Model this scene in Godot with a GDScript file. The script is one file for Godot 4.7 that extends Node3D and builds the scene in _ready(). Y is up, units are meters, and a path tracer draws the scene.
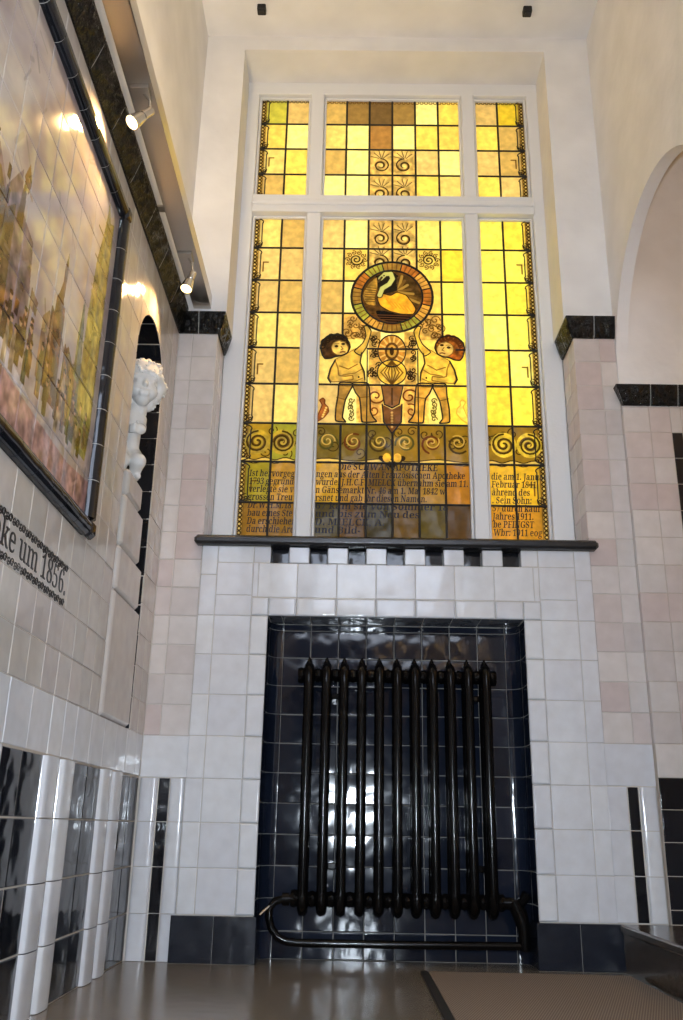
extends Node3D
# A tiled vestibule: stained glass window over a radiator niche, tile mural on the side wall.
# Axes: x to the side, y up, z from the back wall (z = 0) towards the entrance. Metres.

const CAM := Vector3(-0.168, 0.442, 3.391)
const LW := -0.93          # tiled face of the mural wall
const RW := 0.94           # face of the wall with the arch
const CEIL := 4.11
const RM := 6.0            # z of the entrance wall
const NZ := 0.42           # statue niche: middle, half width, springing height
const NR := 0.21
const NS := 2.02
const TP := 0.1125         # pitch of the small tiles

var M := {}
var rng := RandomNumberGenerator.new()
var tiles := {}
var taken := {}


# ------------------------------------------------------------------ mesh building
class B:
	var v := PackedVector3Array()
	var n := PackedVector3Array()
	var uv := PackedVector2Array()
	var ix := PackedInt32Array()

	func tri(a: Vector3, b: Vector3, c: Vector3) -> void:   # counter-clockwise from outside
		var nn := (b - a).cross(c - a).normalized()
		trin(a, b, c, nn, nn, nn)

	func trin(a: Vector3, b: Vector3, c: Vector3, na: Vector3, nb: Vector3, nc: Vector3) -> void:
		var k := v.size()
		v.append(a); v.append(b); v.append(c)
		n.append(na); n.append(nb); n.append(nc)
		for i in 3: uv.append(Vector2.ZERO)
		ix.append(k); ix.append(k + 2); ix.append(k + 1)

	func quad(a: Vector3, b: Vector3, c: Vector3, d: Vector3) -> void:
		var nn := (b - a).cross(c - a).normalized()
		if nn == Vector3.ZERO: nn = (c - a).cross(d - a).normalized()
		quadn(a, b, c, d, nn, nn, nn, nn)

	func quadn(a: Vector3, b: Vector3, c: Vector3, d: Vector3, na: Vector3, nb: Vector3, nc: Vector3, nd: Vector3) -> void:
		var k := v.size()
		v.append(a); v.append(b); v.append(c); v.append(d)
		n.append(na); n.append(nb); n.append(nc); n.append(nd)
		uv.append(Vector2(0, 1)); uv.append(Vector2(1, 1)); uv.append(Vector2(1, 0)); uv.append(Vector2(0, 0))
		ix.append(k); ix.append(k + 2); ix.append(k + 1)
		ix.append(k); ix.append(k + 3); ix.append(k + 2)

	func box(lo: Vector3, hi: Vector3, c := 0.0) -> B:      # chamfered box
		var m := (lo + hi) / 2.0
		var h := (hi - lo) / 2.0
		c = minf(c, 0.49 * minf(h.x, minf(h.y, h.z)) * 2.0)
		for ax in 3:
			var a1 := (ax + 1) % 3
			var a2 := (ax + 2) % 3
			for s in [-1.0, 1.0]:
				var p := []
				for q in [[-1.0, -1.0], [1.0, -1.0], [1.0, 1.0], [-1.0, 1.0]]:
					var w := Vector3.ZERO
					w[ax] = s * h[ax]; w[a1] = q[0] * (h[a1] - c); w[a2] = q[1] * (h[a2] - c)
					p.append(m + w)
				if s > 0: quad(p[0], p[1], p[2], p[3])
				else: quad(p[3], p[2], p[1], p[0])
			if c > 0.0:
				for s in [-1.0, 1.0]:
					for t in [-1.0, 1.0]:       # edge along ax
						var e := []
						for k in [[-1.0, 0], [1.0, 0], [1.0, 1], [-1.0, 1]]:
							var w := Vector3.ZERO
							w[ax] = k[0] * (h[ax] - c)
							w[a1] = s * (h[a1] - (c if k[1] == 1 else 0.0))
							w[a2] = t * (h[a2] - (0.0 if k[1] == 1 else c))
							e.append(m + w)
						var na := Vector3.ZERO; na[a1] = s
						var nb := Vector3.ZERO; nb[a2] = t
						na = (na + nb * 0.25).normalized(); nb = (nb + na * 0.25).normalized()
						if s * t > 0: quadn(e[0], e[3], e[2], e[1], na, nb, nb, na)
						else: quadn(e[0], e[1], e[2], e[3], na, na, nb, nb)
		if c > 0.0:
			for q in 8:
				var s := Vector3(1 if q & 1 else -1, 1 if q & 2 else -1, 1 if q & 4 else -1)
				var a := m + s * (h - Vector3(0, c, c))
				var b := m + s * (h - Vector3(c, 0, c))
				var d := m + s * (h - Vector3(c, c, 0))
				if s.x * s.y * s.z > 0: tri(a, b, d)
				else: tri(a, d, b)
		return self

	func poly(pts: PackedVector2Array, z0: float, z1: float, uvs := Vector4.ZERO) -> B:   # extruded outline, z1 is the front
		if Geometry2D.is_polygon_clockwise(pts): pts.reverse()
		var t := Geometry2D.triangulate_polygon(pts)
		for s in 2:
			for i in range(0, t.size(), 3):
				var a := pts[t[i]]
				var b := pts[t[i + 1]]
				var c := pts[t[i + 2]]
				if (b - a).cross(c - a) < 0:
					var w := b
					b = c
					c = w
				var k := v.size()
				if s == 0: tri(Vector3(a.x, a.y, z1), Vector3(b.x, b.y, z1), Vector3(c.x, c.y, z1))
				else: tri(Vector3(a.x, a.y, z0), Vector3(c.x, c.y, z0), Vector3(b.x, b.y, z0))
				if uvs.z > 0.0:
					for j in 3: uv[k + j] = Vector2((v[k + j].x - uvs.x) / uvs.z, (uvs.y - v[k + j].y) / uvs.w)
		for i in pts.size():
			var a := pts[i]
			var b := pts[(i + 1) % pts.size()]
			var k := v.size()
			quad(Vector3(a.x, a.y, z0), Vector3(b.x, b.y, z0), Vector3(b.x, b.y, z1), Vector3(a.x, a.y, z1))
			if uvs.z > 0.0:
				for j in 4: uv[k + j] = Vector2((v[k + j].x - uvs.x) / uvs.z, (uvs.y - v[k + j].y) / uvs.w)
		return self

	func tube(p: Array, r: Variant, segs := 10, closed := false) -> B:
		var rings := []
		var norms := []
		var up := Vector3.UP
		var k := p.size()
		for i in k:
			var d: Vector3
			if closed: d = (p[(i + 1) % k] - p[(i - 1 + k) % k]).normalized()
			else: d = (p[mini(i + 1, k - 1)] - p[maxi(i - 1, 0)]).normalized()
			if i == 0: up = Vector3.RIGHT if absf(d.y) > 0.9 else Vector3.UP
			var sx := d.cross(up).normalized()
			up = sx.cross(d).normalized()
			var ring := []
			var nr := []
			var rr: float = r[i] if r is Array else r
			for j in segs:
				var a := TAU * j / segs
				var o := sx * cos(a) + up * sin(a)
				nr.append(o)
				ring.append(p[i] + o * rr)
			rings.append(ring)
			norms.append(nr)
		for i in (k if closed else k - 1):
			var i2 := (i + 1) % k
			for j in segs:
				var j2 := (j + 1) % segs
				quadn(rings[i][j2], rings[i][j], rings[i2][j], rings[i2][j2], norms[i][j2], norms[i][j], norms[i2][j], norms[i2][j2])
		if not closed:
			for j in segs:
				var j2 := (j + 1) % segs
				tri(p[0], rings[0][j], rings[0][j2])
				tri(p[k - 1], rings[k - 1][j2], rings[k - 1][j])
		return self

	func lathe(prof: Array, segs: int, tr := Transform3D()) -> B:   # Vector2(r, y) from bottom to top
		for i in prof.size() - 1:
			var a: Vector2 = prof[i]
			var b: Vector2 = prof[i + 1]
			var t := b - a
			var nn := Vector2(t.y, -t.x).normalized()
			for j in segs:
				var c0 := Vector3(cos(TAU * j / segs), 0, -sin(TAU * j / segs))
				var c1 := Vector3(cos(TAU * (j + 1) / segs), 0, -sin(TAU * (j + 1) / segs))
				var q := [c0 * a.x + Vector3(0, a.y, 0), c1 * a.x + Vector3(0, a.y, 0), c1 * b.x + Vector3(0, b.y, 0), c0 * b.x + Vector3(0, b.y, 0)]
				var m := [c0 * nn.x + Vector3(0, nn.y, 0), c1 * nn.x + Vector3(0, nn.y, 0)]
				var bs := tr.basis
				quadn(tr * q[0], tr * q[1], tr * q[2], tr * q[3], bs * m[0], bs * m[1], bs * m[1], bs * m[0])
		return self

	func surf(g: Array, flip := false, uvs := Vector4.ZERO) -> B:    # g[i][j] points, smooth
		var a := g.size()
		var b: int = g[0].size()
		var nn := []
		for i in a:
			var row := []
			for j in b:
				var di: Vector3 = g[mini(i + 1, a - 1)][j] - g[maxi(i - 1, 0)][j]
				var dj: Vector3 = g[i][mini(j + 1, b - 1)] - g[i][maxi(j - 1, 0)]
				var c := di.cross(dj).normalized()
				row.append(-c if flip else c)
			nn.append(row)
		for i in a - 1:
			for j in b - 1:
				var k := v.size()
				if not flip: quadn(g[i][j], g[i + 1][j], g[i + 1][j + 1], g[i][j + 1], nn[i][j], nn[i + 1][j], nn[i + 1][j + 1], nn[i][j + 1])
				else: quadn(g[i][j], g[i][j + 1], g[i + 1][j + 1], g[i + 1][j], nn[i][j], nn[i][j + 1], nn[i + 1][j + 1], nn[i + 1][j])
				if uvs.z > 0.0:
					for q in 4: uv[k + q] = Vector2((v[k + q].x - uvs.x) / uvs.z, (uvs.y - v[k + q].y) / uvs.w)
		return self

	func sweep(prof: Array, p0: float, p1: float, smooth := true) -> B:    # open profile of Vector2(x, z), carried along y
		var nn := []
		for i in prof.size():
			var t: Vector2 = prof[mini(i + 1, prof.size() - 1)] - prof[maxi(i - 1, 0)]
			nn.append(Vector3(-t.y, 0, t.x).normalized())
		for i in prof.size() - 1:
			var a := Vector3(prof[i].x, p0, prof[i].y)
			var b := Vector3(prof[i + 1].x, p0, prof[i + 1].y)
			var up := Vector3(0, p1 - p0, 0)
			if smooth: quadn(a, b, b + up, a + up, nn[i], nn[i + 1], nn[i + 1], nn[i])
			else: quad(a, b, b + up, a + up)
		for s in 2:
			var y := p1 if s == 1 else p0
			var f := Vector3(prof[0].x, y, prof[0].y)
			for i in range(1, prof.size() - 1):
				var a := Vector3(prof[i].x, y, prof[i].y)
				var b := Vector3(prof[i + 1].x, y, prof[i + 1].y)
				if s == 1: tri(f, a, b)
				else: tri(f, b, a)
		return self

	func strip(p: PackedVector2Array, w: float, z0: float, z1: float, closed := false) -> B:   # lead came along a line
		var k := p.size()
		for i in (k if closed else k - 1):
			var a := p[i]
			var b := p[(i + 1) % k]
			if a.distance_to(b) < 1e-5: continue
			var d := (b - a).normalized()
			a -= d * w * 0.25
			b += d * w * 0.25
			var s := Vector2(-d.y, d.x) * w / 2.0
			var q := [a - s, b - s, b + s, a + s]
			var f := [a - s * 0.5, b - s * 0.5, b + s * 0.5, a + s * 0.5]
			var lo := []
			var hi := []
			for j in 4:
				lo.append(Vector3(q[j].x, q[j].y, z0))
				hi.append(Vector3(f[j].x, f[j].y, z1))
			quad(hi[0], hi[1], hi[2], hi[3])
			quad(lo[0], lo[1], hi[1], hi[0])
			quad(lo[2], lo[3], hi[3], hi[2])
		return self

	func mesh() -> ArrayMesh:
		var a := []
		a.resize(Mesh.ARRAY_MAX)
		a[Mesh.ARRAY_VERTEX] = v
		a[Mesh.ARRAY_NORMAL] = n
		a[Mesh.ARRAY_TEX_UV] = uv
		a[Mesh.ARRAY_INDEX] = ix
		var m := ArrayMesh.new()
		m.add_surface_from_arrays(Mesh.PRIMITIVE_TRIANGLES, a)
		return m


# ------------------------------------------------------------------ flat painting (glass paint, painted tiles)
class Painter:
	var im: Image
	var s: float
	var x0: float
	var y1: float
	var w: int
	var h: int
	var nz := FastNoiseLite.new()

	func _init(x_: float, y_: float, ww: float, hh: float, scale: float) -> void:
		s = scale; x0 = x_; y1 = y_
		w = int(ww * s); h = int(hh * s)
		im = Image.create(w, h, false, Image.FORMAT_RGB8)
		nz.seed = 7
		nz.frequency = 0.035
		nz.fractal_octaves = 3

	func put(x: int, y: int, c: Color, a: float, mottle: float) -> void:
		if mottle > 0.0:
			var k := 1.0 + mottle * nz.get_noise_2d(x, y)
			c = Color(c.r * k, c.g * k, c.b * k)
		im.set_pixel(x, y, c.clamp() if a >= 1.0 else im.get_pixel(x, y).lerp(c, a).clamp())

	func rect(xa: float, ya: float, xb: float, yb: float, c: Color, mottle := 0.25) -> void:
		for y in range(clampi(int((y1 - yb) * s), 0, h), clampi(int((y1 - ya) * s) + 1, 0, h)):
			for x in range(clampi(int((xa - x0) * s), 0, w), clampi(int((xb - x0) * s) + 1, 0, w)):
				put(x, y, c, 1.0, mottle)

	func poly(p: Array, c: Color, a := 1.0, mottle := 0.2) -> void:
		var q := PackedVector2Array()
		var lo := Vector2(1e9, 1e9)
		var hi := -lo
		for i in p.size():
			var t := Vector2((p[i].x - x0) * s, (y1 - p[i].y) * s)
			q.append(t)
			lo = lo.min(t); hi = hi.max(t)
		for y in range(clampi(int(lo.y), 0, h), clampi(int(hi.y) + 2, 0, h)):
			var cut := []
			var yy := y + 0.5
			for i in q.size():
				var e := q[i]
				var f := q[(i + 1) % q.size()]
				if (e.y > yy) != (f.y > yy): cut.append(e.x + (yy - e.y) / (f.y - e.y) * (f.x - e.x))
			cut.sort()
			for i in range(0, cut.size() - 1, 2):
				for x in range(clampi(roundi(cut[i]), 0, w), clampi(roundi(cut[i + 1]), 0, w)): put(x, y, c, a, mottle)

	func ell(cx: float, cy: float, rx: float, ry: float, c: Color, a := 1.0, mottle := 0.2, turn := 0.0) -> void:
		var p := []
		for i in 28: p.append(Vector2(cx, cy) + Vector2(cos(TAU * i / 28) * rx, sin(TAU * i / 28) * ry).rotated(turn))
		poly(p, c, a, mottle)

	func line(p: Array, wd: float, c: Color, a := 1.0, closed := false) -> void:
		for i in (p.size() if closed else p.size() - 1):
			var e := Vector2((p[i].x - x0) * s, (y1 - p[i].y) * s)
			var g: Vector2 = p[(i + 1) % p.size()]
			var f := Vector2((g.x - x0) * s, (y1 - g.y) * s)
			var r := wd * s / 2.0
			var d := f - e
			var ll := maxf(d.length_squared(), 1e-6)
			for y in range(clampi(int(minf(e.y, f.y) - r), 0, h), clampi(int(maxf(e.y, f.y) + r) + 2, 0, h)):
				for x in range(clampi(int(minf(e.x, f.x) - r), 0, w), clampi(int(maxf(e.x, f.x) + r) + 2, 0, w)):
					var q := Vector2(x + 0.5, y + 0.5)
					var dist := q.distance_to(e + d * clampf((q - e).dot(d) / ll, 0.0, 1.0))
					if dist < r + 0.5: put(x, y, c, a * clampf(r + 0.5 - dist, 0.0, 1.0) if a < 1.0 or dist > r - 0.5 else 1.0, 0.0)

	func ring(cx: float, cy: float, r: float, wd: float, c: Color, a := 1.0, k := 0.0, span := TAU) -> void:
		var p := []
		for i in 25: p.append(Vector2(cx, cy) + Vector2.from_angle(k + span * i / 24) * r)
		line(p, wd, c, a)

	func spiral(cx: float, cy: float, r: float, turns: float, k: float, dir: float, wd: float, c: Color) -> void:
		var p := []
		for i in 33:
			var t := i / 32.0
			p.append(Vector2(cx, cy) + Vector2.from_angle(k + dir * turns * TAU * t) * r * (1.0 - 0.85 * t))
		line(p, wd, c)

	func tex() -> ImageTexture:
		return ImageTexture.create_from_image(im)


func V2(a: Array) -> Array:
	var p := []
	for i in range(0, a.size(), 2): p.append(Vector2(a[i], a[i + 1]))
	return p


func curvy(a: Array) -> Array:
	var p := V2(a)
	for n in 2:
		var q := []
		for i in p.size():
			var e: Vector2 = p[i]
			var f: Vector2 = p[(i + 1) % p.size()]
			q.append(e.lerp(f, 0.13 if n == 0 else 0.25))
			q.append(e.lerp(f, 0.87 if n == 0 else 0.75))
		p = q
	return p


func mir(p: Array) -> Array:
	return p.map(func(q): return Vector2(-q.x, q.y))


# ------------------------------------------------------------------ nodes
func top(called: String, label: String, category: String, kind := "", group := "") -> Node3D:
	var o := Node3D.new()
	return tag(o, called, label, category, kind, group)


func tag(o: Node3D, called: String, label: String, category: String, kind := "", group := "") -> Node3D:
	var nm := called
	if taken.has(called):
		nm = "%s_%03d" % [called, taken[called]]
	taken[called] = taken.get(called, 0) + 1
	o.name = nm
	o.set_meta("label", label)
	o.set_meta("category", category)
	if kind: o.set_meta("kind", kind)
	if group: o.set_meta("group", group)
	add_child(o)
	return o


func part(parent: Node3D, called: String, mesh: Mesh, mat: Material, tr := Transform3D()) -> MeshInstance3D:
	var o := MeshInstance3D.new()
	o.name = called
	o.mesh = mesh
	o.material_override = mat
	o.transform = tr
	parent.add_child(o, true)
	return o


func sub(parent: Node3D, called: String) -> Node3D:
	var o := Node3D.new()
	o.name = called
	parent.add_child(o, true)
	return o


# planes: u, v in the plane and the normal towards the room
func back(z: float) -> Transform3D: return Transform3D(Basis(), Vector3(0, 0, z))
func side(x: float) -> Transform3D: return Transform3D(Basis(Vector3(0, 0, -1), Vector3.UP, Vector3.RIGHT), Vector3(x, 0, 0))      # faces +x, u = -z
func facing(x: float) -> Transform3D: return Transform3D(Basis(Vector3(0, 0, 1), Vector3.UP, Vector3.LEFT), Vector3(x, 0, 0))     # faces -x, u = z
func under(y: float) -> Transform3D: return Transform3D(Basis(Vector3.RIGHT, Vector3(0, 0, 1), Vector3.DOWN), Vector3(0, y, 0))    # faces down, v = z


func tile_mesh(w: float, h: float, c := 0.0025, t := 0.012) -> ArrayMesh:
	var key := "%.3f %.3f %.3f" % [w, h, c]
	if not tiles.has(key):
		var b := B.new()
		var x := w / 2.0
		var y := h / 2.0
		var f := [Vector3(-x + c, -y + c, 0), Vector3(x - c, -y + c, 0), Vector3(x - c, y - c, 0), Vector3(-x + c, y - c, 0)]
		var e := [Vector3(-x, -y, -c * 0.7), Vector3(x, -y, -c * 0.7), Vector3(x, y, -c * 0.7), Vector3(-x, y, -c * 0.7)]
		var nf := []
		var ne := []
		for q in f:
			nf.append(Vector3(signf(q.x) * 0.018, signf(q.y) * 0.018, 1).normalized())
		b.quadn(f[0], f[1], f[2], f[3], nf[0], nf[1], nf[2], nf[3])
		for i in 4:
			var j := (i + 1) % 4
			var o: Vector3 = [Vector3.DOWN, Vector3.RIGHT, Vector3.UP, Vector3.LEFT][i]
			var nn := (o * 0.9 + Vector3(0, 0, 0.45)).normalized()
			b.quadn(e[i], e[j], f[j], f[i], nn, nn, nf[j], nf[i])
			b.quad(e[i] + Vector3(0, 0, -t), e[j] + Vector3(0, 0, -t), e[j], e[i])
		tiles[key] = b.mesh()
	return tiles[key]


func pick(m: Variant) -> Material:
	if m is Array: return m[rng.randi() % m.size()]
	return m


func tile(parent: Node3D, pl: Transform3D, u0: float, u1: float, v0: float, v1: float, mat: Variant, gap := 0.0022, called := "tile", c := 0.0025, off := 0.0) -> MeshInstance3D:
	var w := snappedf(absf(u1 - u0) - gap, 0.001)
	var h := snappedf(absf(v1 - v0) - gap, 0.001)
	var tilt := Basis(Vector3.RIGHT, rng.randf_range(-0.003, 0.003)) * Basis(Vector3.UP, rng.randf_range(-0.003, 0.003))
	var tr := pl * Transform3D(tilt, Vector3((u0 + u1) / 2.0, (v0 + v1) / 2.0, off + rng.randf_range(-0.0006, 0.0006)))
	return part(parent, called, tile_mesh(w, h, c), pick(mat), tr)


func cells(a: float, b: float, pitch: float, from_end := false) -> Array:   # edges from a to b at a pitch; the rest is a cut tile
	var e := [a]
	if from_end:
		e = [b]
		while e[0] - pitch > a + 0.012: e.push_front(e[0] - pitch)
		e.push_front(a)
		return e
	while e[-1] + pitch < b - 0.012: e.append(e[-1] + pitch)
	e.append(b)
	return e


func field(parent: Node3D, pl: Transform3D, us: Array, vs: Array, mat: Variant, gap := 0.0022, c := 0.0025) -> void:
	for i in us.size() - 1:
		for j in vs.size() - 1: tile(parent, pl, us[i], us[i + 1], vs[j], vs[j + 1], mat, gap, "tile", c)


func rod_tile(parent: Node3D, pl: Transform3D, u0: float, u1: float, v0: float, v1: float, rise: float, mat: Variant, along_u := false, called := "tile") -> void:
	# half-round moulding tile lying between those edges
	var w := absf(u1 - u0)
	var h := absf(v1 - v0)
	if along_u: w = absf(v1 - v0); h = absf(u1 - u0)
	w = snappedf(w - 0.002, 0.001)
	h = snappedf(h - 0.003, 0.001)
	var key := "rod %.3f %.3f %.3f" % [w, h, rise]
	if not tiles.has(key):
		var prof := []
		for i in 11:
			var a := PI * i / 10.0
			var cx := cos(a)
			prof.append(Vector2(-cx * w / 2.0, rise * pow(maxf(sin(a), 0.0), 0.7 if rise > 0.022 else 0.42) - 0.003))
		tiles[key] = B.new().sweep(prof, -h / 2.0, h / 2.0).mesh()
	var tr := pl * Transform3D(Basis(Vector3(0, 0, 1), -PI / 2.0) if along_u else Basis(), Vector3((u0 + u1) / 2.0, (v0 + v1) / 2.0, 0))
	part(parent, called, tiles[key], pick(mat), tr)


func poly_tile(parent: Node3D, pl: Transform3D, p: PackedVector2Array, mat: Variant) -> void:
	var q := Geometry2D.offset_polygon(p, -0.0013)
	if q.is_empty(): return
	part(parent, "tile", B.new().poly(q[0], -0.012, 0.0).mesh(), pick(mat), pl)


# ------------------------------------------------------------------ materials
func std(col: Color, rough := 0.5, metal := 0.0) -> StandardMaterial3D:
	var m := StandardMaterial3D.new()
	m.albedo_color = col
	m.roughness = rough
	m.metallic = metal
	return m


func noise(size: int, freq: float, seed_: int, octaves := 3, normal := 0.0, ramp: Gradient = null) -> NoiseTexture2D:
	var f := FastNoiseLite.new()
	f.seed = seed_
	f.frequency = freq
	f.fractal_octaves = octaves
	var t := NoiseTexture2D.new()
	t.width = size
	t.height = size
	t.seamless = true
	t.noise = f
	if normal > 0.0:
		t.as_normal_map = true
		t.bump_strength = normal
	if ramp: t.color_ramp = ramp
	return t


func ramp2(a: Color, b: Color) -> Gradient:
	var g := Gradient.new()
	g.set_color(0, a)
	g.set_color(1, b)
	return g


func world_map(m: StandardMaterial3D, scale: float, albedo: Texture2D = null, normal: Texture2D = null, strength := 0.3) -> StandardMaterial3D:
	m.uv1_triplanar = true
	m.uv1_world_triplanar = true
	m.uv1_scale = Vector3.ONE * scale
	if albedo: m.albedo_texture = albedo
	if normal:
		m.normal_enabled = true
		m.normal_texture = normal
		m.normal_scale = strength
	return m


func c8(r: int, g: int, b: int) -> Color: return Color8(r, g, b)


func materials() -> void:
	var mott := noise(256, 0.02, 3, 4, 0.0, ramp2(Color(0.945, 0.94, 0.935), Color(1, 1, 1)))
	var wave := noise(256, 0.012, 5, 2, 4.0)
	var grit := noise(256, 0.06, 8, 4, 6.0)
	M.white = []
	for c in [c8(220, 221, 225), c8(223, 224, 227), c8(217, 218, 223)]: M.white.append(world_map(std(c, 0.13), 2.2, mott, wave, 0.2))
	M.pink = []
	for c in [c8(210, 199, 196), c8(217, 210, 207), c8(205, 197, 194), c8(213, 207, 204), c8(207, 193, 190), c8(219, 212, 208)]: M.pink.append(world_map(std(c, 0.16), 2.2, mott, wave, 0.2))
	M.cream = []
	for c in [c8(202, 195, 187), c8(207, 200, 192), c8(197, 191, 184), c8(205, 197, 191), c8(200, 191, 186)]: M.cream.append(world_map(std(c, 0.14), 2.2, mott, wave, 0.3))
	M.black = []
	for c in [c8(26, 27, 31), c8(21, 22, 26), c8(30, 31, 36)]: M.black.append(world_map(std(c, 0.08), 2.6, null, wave, 0.28))
	M.navy = []
	for c in [c8(22, 28, 41), c8(19, 24, 36), c8(25, 31, 45)]: M.navy.append(world_map(std(c, 0.1), 2.6, null, wave, 0.22))
	M.base = [world_map(std(c8(24, 28, 38), 0.22), 2.6, null, wave, 0.3), world_map(std(c8(21, 25, 35), 0.22), 2.6, null, wave, 0.3)]
	M.soffit = world_map(std(c8(104, 106, 112), 0.15), 2.6, null, wave, 0.5)
	M.relief = world_map(std(c8(9, 10, 10), 0.07), 5.0, null, grit, 1.0)
	M.relief.metallic_specular = 0.38
	M.grout = std(c8(186, 176, 164), 0.9)
	M.grout_white = std(c8(196, 190, 182), 0.9)
	M.grout_dark = std(c8(120, 118, 114), 0.85)
	M.plaster = world_map(std(c8(236, 234, 233), 0.85), 0.9, noise(256, 0.015, 21, 3, 0.0, ramp2(Color(0.95, 0.95, 0.95), Color(1, 1, 1))), grit, 0.05)
	M.paint = world_map(std(c8(232, 232, 233), 0.35), 3.0, null, grit, 0.05)
	M.floor = world_map(std(c8(122, 115, 103), 0.22), 0.7, noise(512, 0.05, 31, 5, 0.0, ramp2(Color(0.9, 0.89, 0.88), Color(1, 1, 1))), grit, 0.012)
	M.stone = world_map(std(c8(86, 76, 67), 0.2), 1.4, noise(512, 0.05, 33, 5, 0.0, ramp2(Color(0.72, 0.7, 0.68), Color(1, 1, 1))), grit, 0.06)
	M.sill = world_map(std(c8(38, 37, 38), 0.2), 6.0, null, grit, 0.15)
	M.iron = world_map(std(c8(9, 8, 8), 0.13), 9.0, null, grit, 0.06)
	M.iron.metallic_specular = 0.36
	M.lead = std(c8(30, 26, 20), 0.6)
	M.steel = world_map(std(c8(196, 190, 182), 0.3, 1.0), 4.0)
	M.chrome = std(c8(225, 222, 218), 0.18, 1.0)
	M.void = std(c8(10, 10, 11), 0.6)
	M.ink = std(c8(30, 26, 26), 0.35)
	M.glaze = world_map(std(c8(232, 230, 226), 0.12), 3.0, mott, wave, 0.3)
	M.oak = std(c8(62, 44, 30), 0.35)
	M.rubber = std(c8(22, 21, 21), 0.7)
	var wv := Image.create(128, 128, false, Image.FORMAT_RGB8)      # woven loops, seen as a diagonal twill
	for y in 128:
		for x in 128:
			var k := 0.5 + 0.5 * sin(TAU * (x + y) / 16.0) * sin(TAU * (x - y) / 32.0)
			wv.set_pixel(x, y, Color(0.5, 0.47, 0.44).lerp(Color(1, 0.98, 0.95), k * rng.randf_range(0.7, 1.0)))
	M.coir = world_map(std(c8(172, 159, 146), 0.95), 12.0, ImageTexture.create_from_image(wv), grit, 0.6)


# ------------------------------------------------------------------ the scene
func _ready() -> void:
	rng.seed = 20
	lighting()
	materials()
	shell()
	back_wall()
	mural_wall()
	window_wall()
	radiator()
	statue()
	light_track()
	small_things()


func lighting() -> void:
	var cam := Camera3D.new()
	cam.name = "camera"
	cam.fov = 59.186
	cam.near = 0.05
	cam.position = CAM
	cam.basis = Basis.from_euler(Vector3(deg_to_rad(19.4726), deg_to_rad(0.8018), deg_to_rad(1.1224)))
	add_child(cam)
	cam.current = true
	var sky := ProceduralSkyMaterial.new()
	sky.sky_top_color = Color(0.72, 0.78, 0.88)
	sky.sky_horizon_color = Color(0.92, 0.93, 0.95)
	sky.ground_bottom_color = Color(0.4, 0.39, 0.37)
	sky.ground_horizon_color = Color(0.5, 0.49, 0.47)
	sky.sky_energy_multiplier = 1.0
	var e := Environment.new()
	e.background_mode = Environment.BG_SKY
	e.sky = Sky.new()
	e.sky.sky_material = sky
	e.background_energy_multiplier = 11.0
	e.tonemap_mode = Environment.TONE_MAPPER_LINEAR
	e.tonemap_exposure = 1.05
	e.sdfgi_enabled = true
	e.ssao_enabled = true
	e.ssil_enabled = true
	var we := WorldEnvironment.new()
	we.name = "environment"
	we.environment = e
	add_child(we)
	# the flash of the camera: its mirror image stands in the tiles at lens height
	var fl := SpotLight3D.new()
	fl.name = "camera_flash"
	fl.position = CAM + Vector3(0.02, 0.1, 0.0)
	fl.rotation = cam.rotation
	fl.light_color = Color(0.89, 0.945, 1.0)
	fl.light_energy = 4.5
	fl.light_size = 0.03
	fl.spot_angle = 48.0
	fl.spot_angle_attenuation = 0.6
	fl.spot_range = 14.0
	fl.spot_attenuation = 2.0
	fl.shadow_enabled = true
	add_child(fl)


func lamp(parent: Node3D, at: Vector3, energy: float, col: Color, size: float) -> void:
	var o := OmniLight3D.new()
	o.name = "light"
	o.position = at
	o.light_energy = energy
	o.light_color = col
	o.light_size = size
	o.omni_range = 12.0
	o.omni_attenuation = 2.0
	o.shadow_enabled = true
	parent.add_child(o, true)


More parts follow.
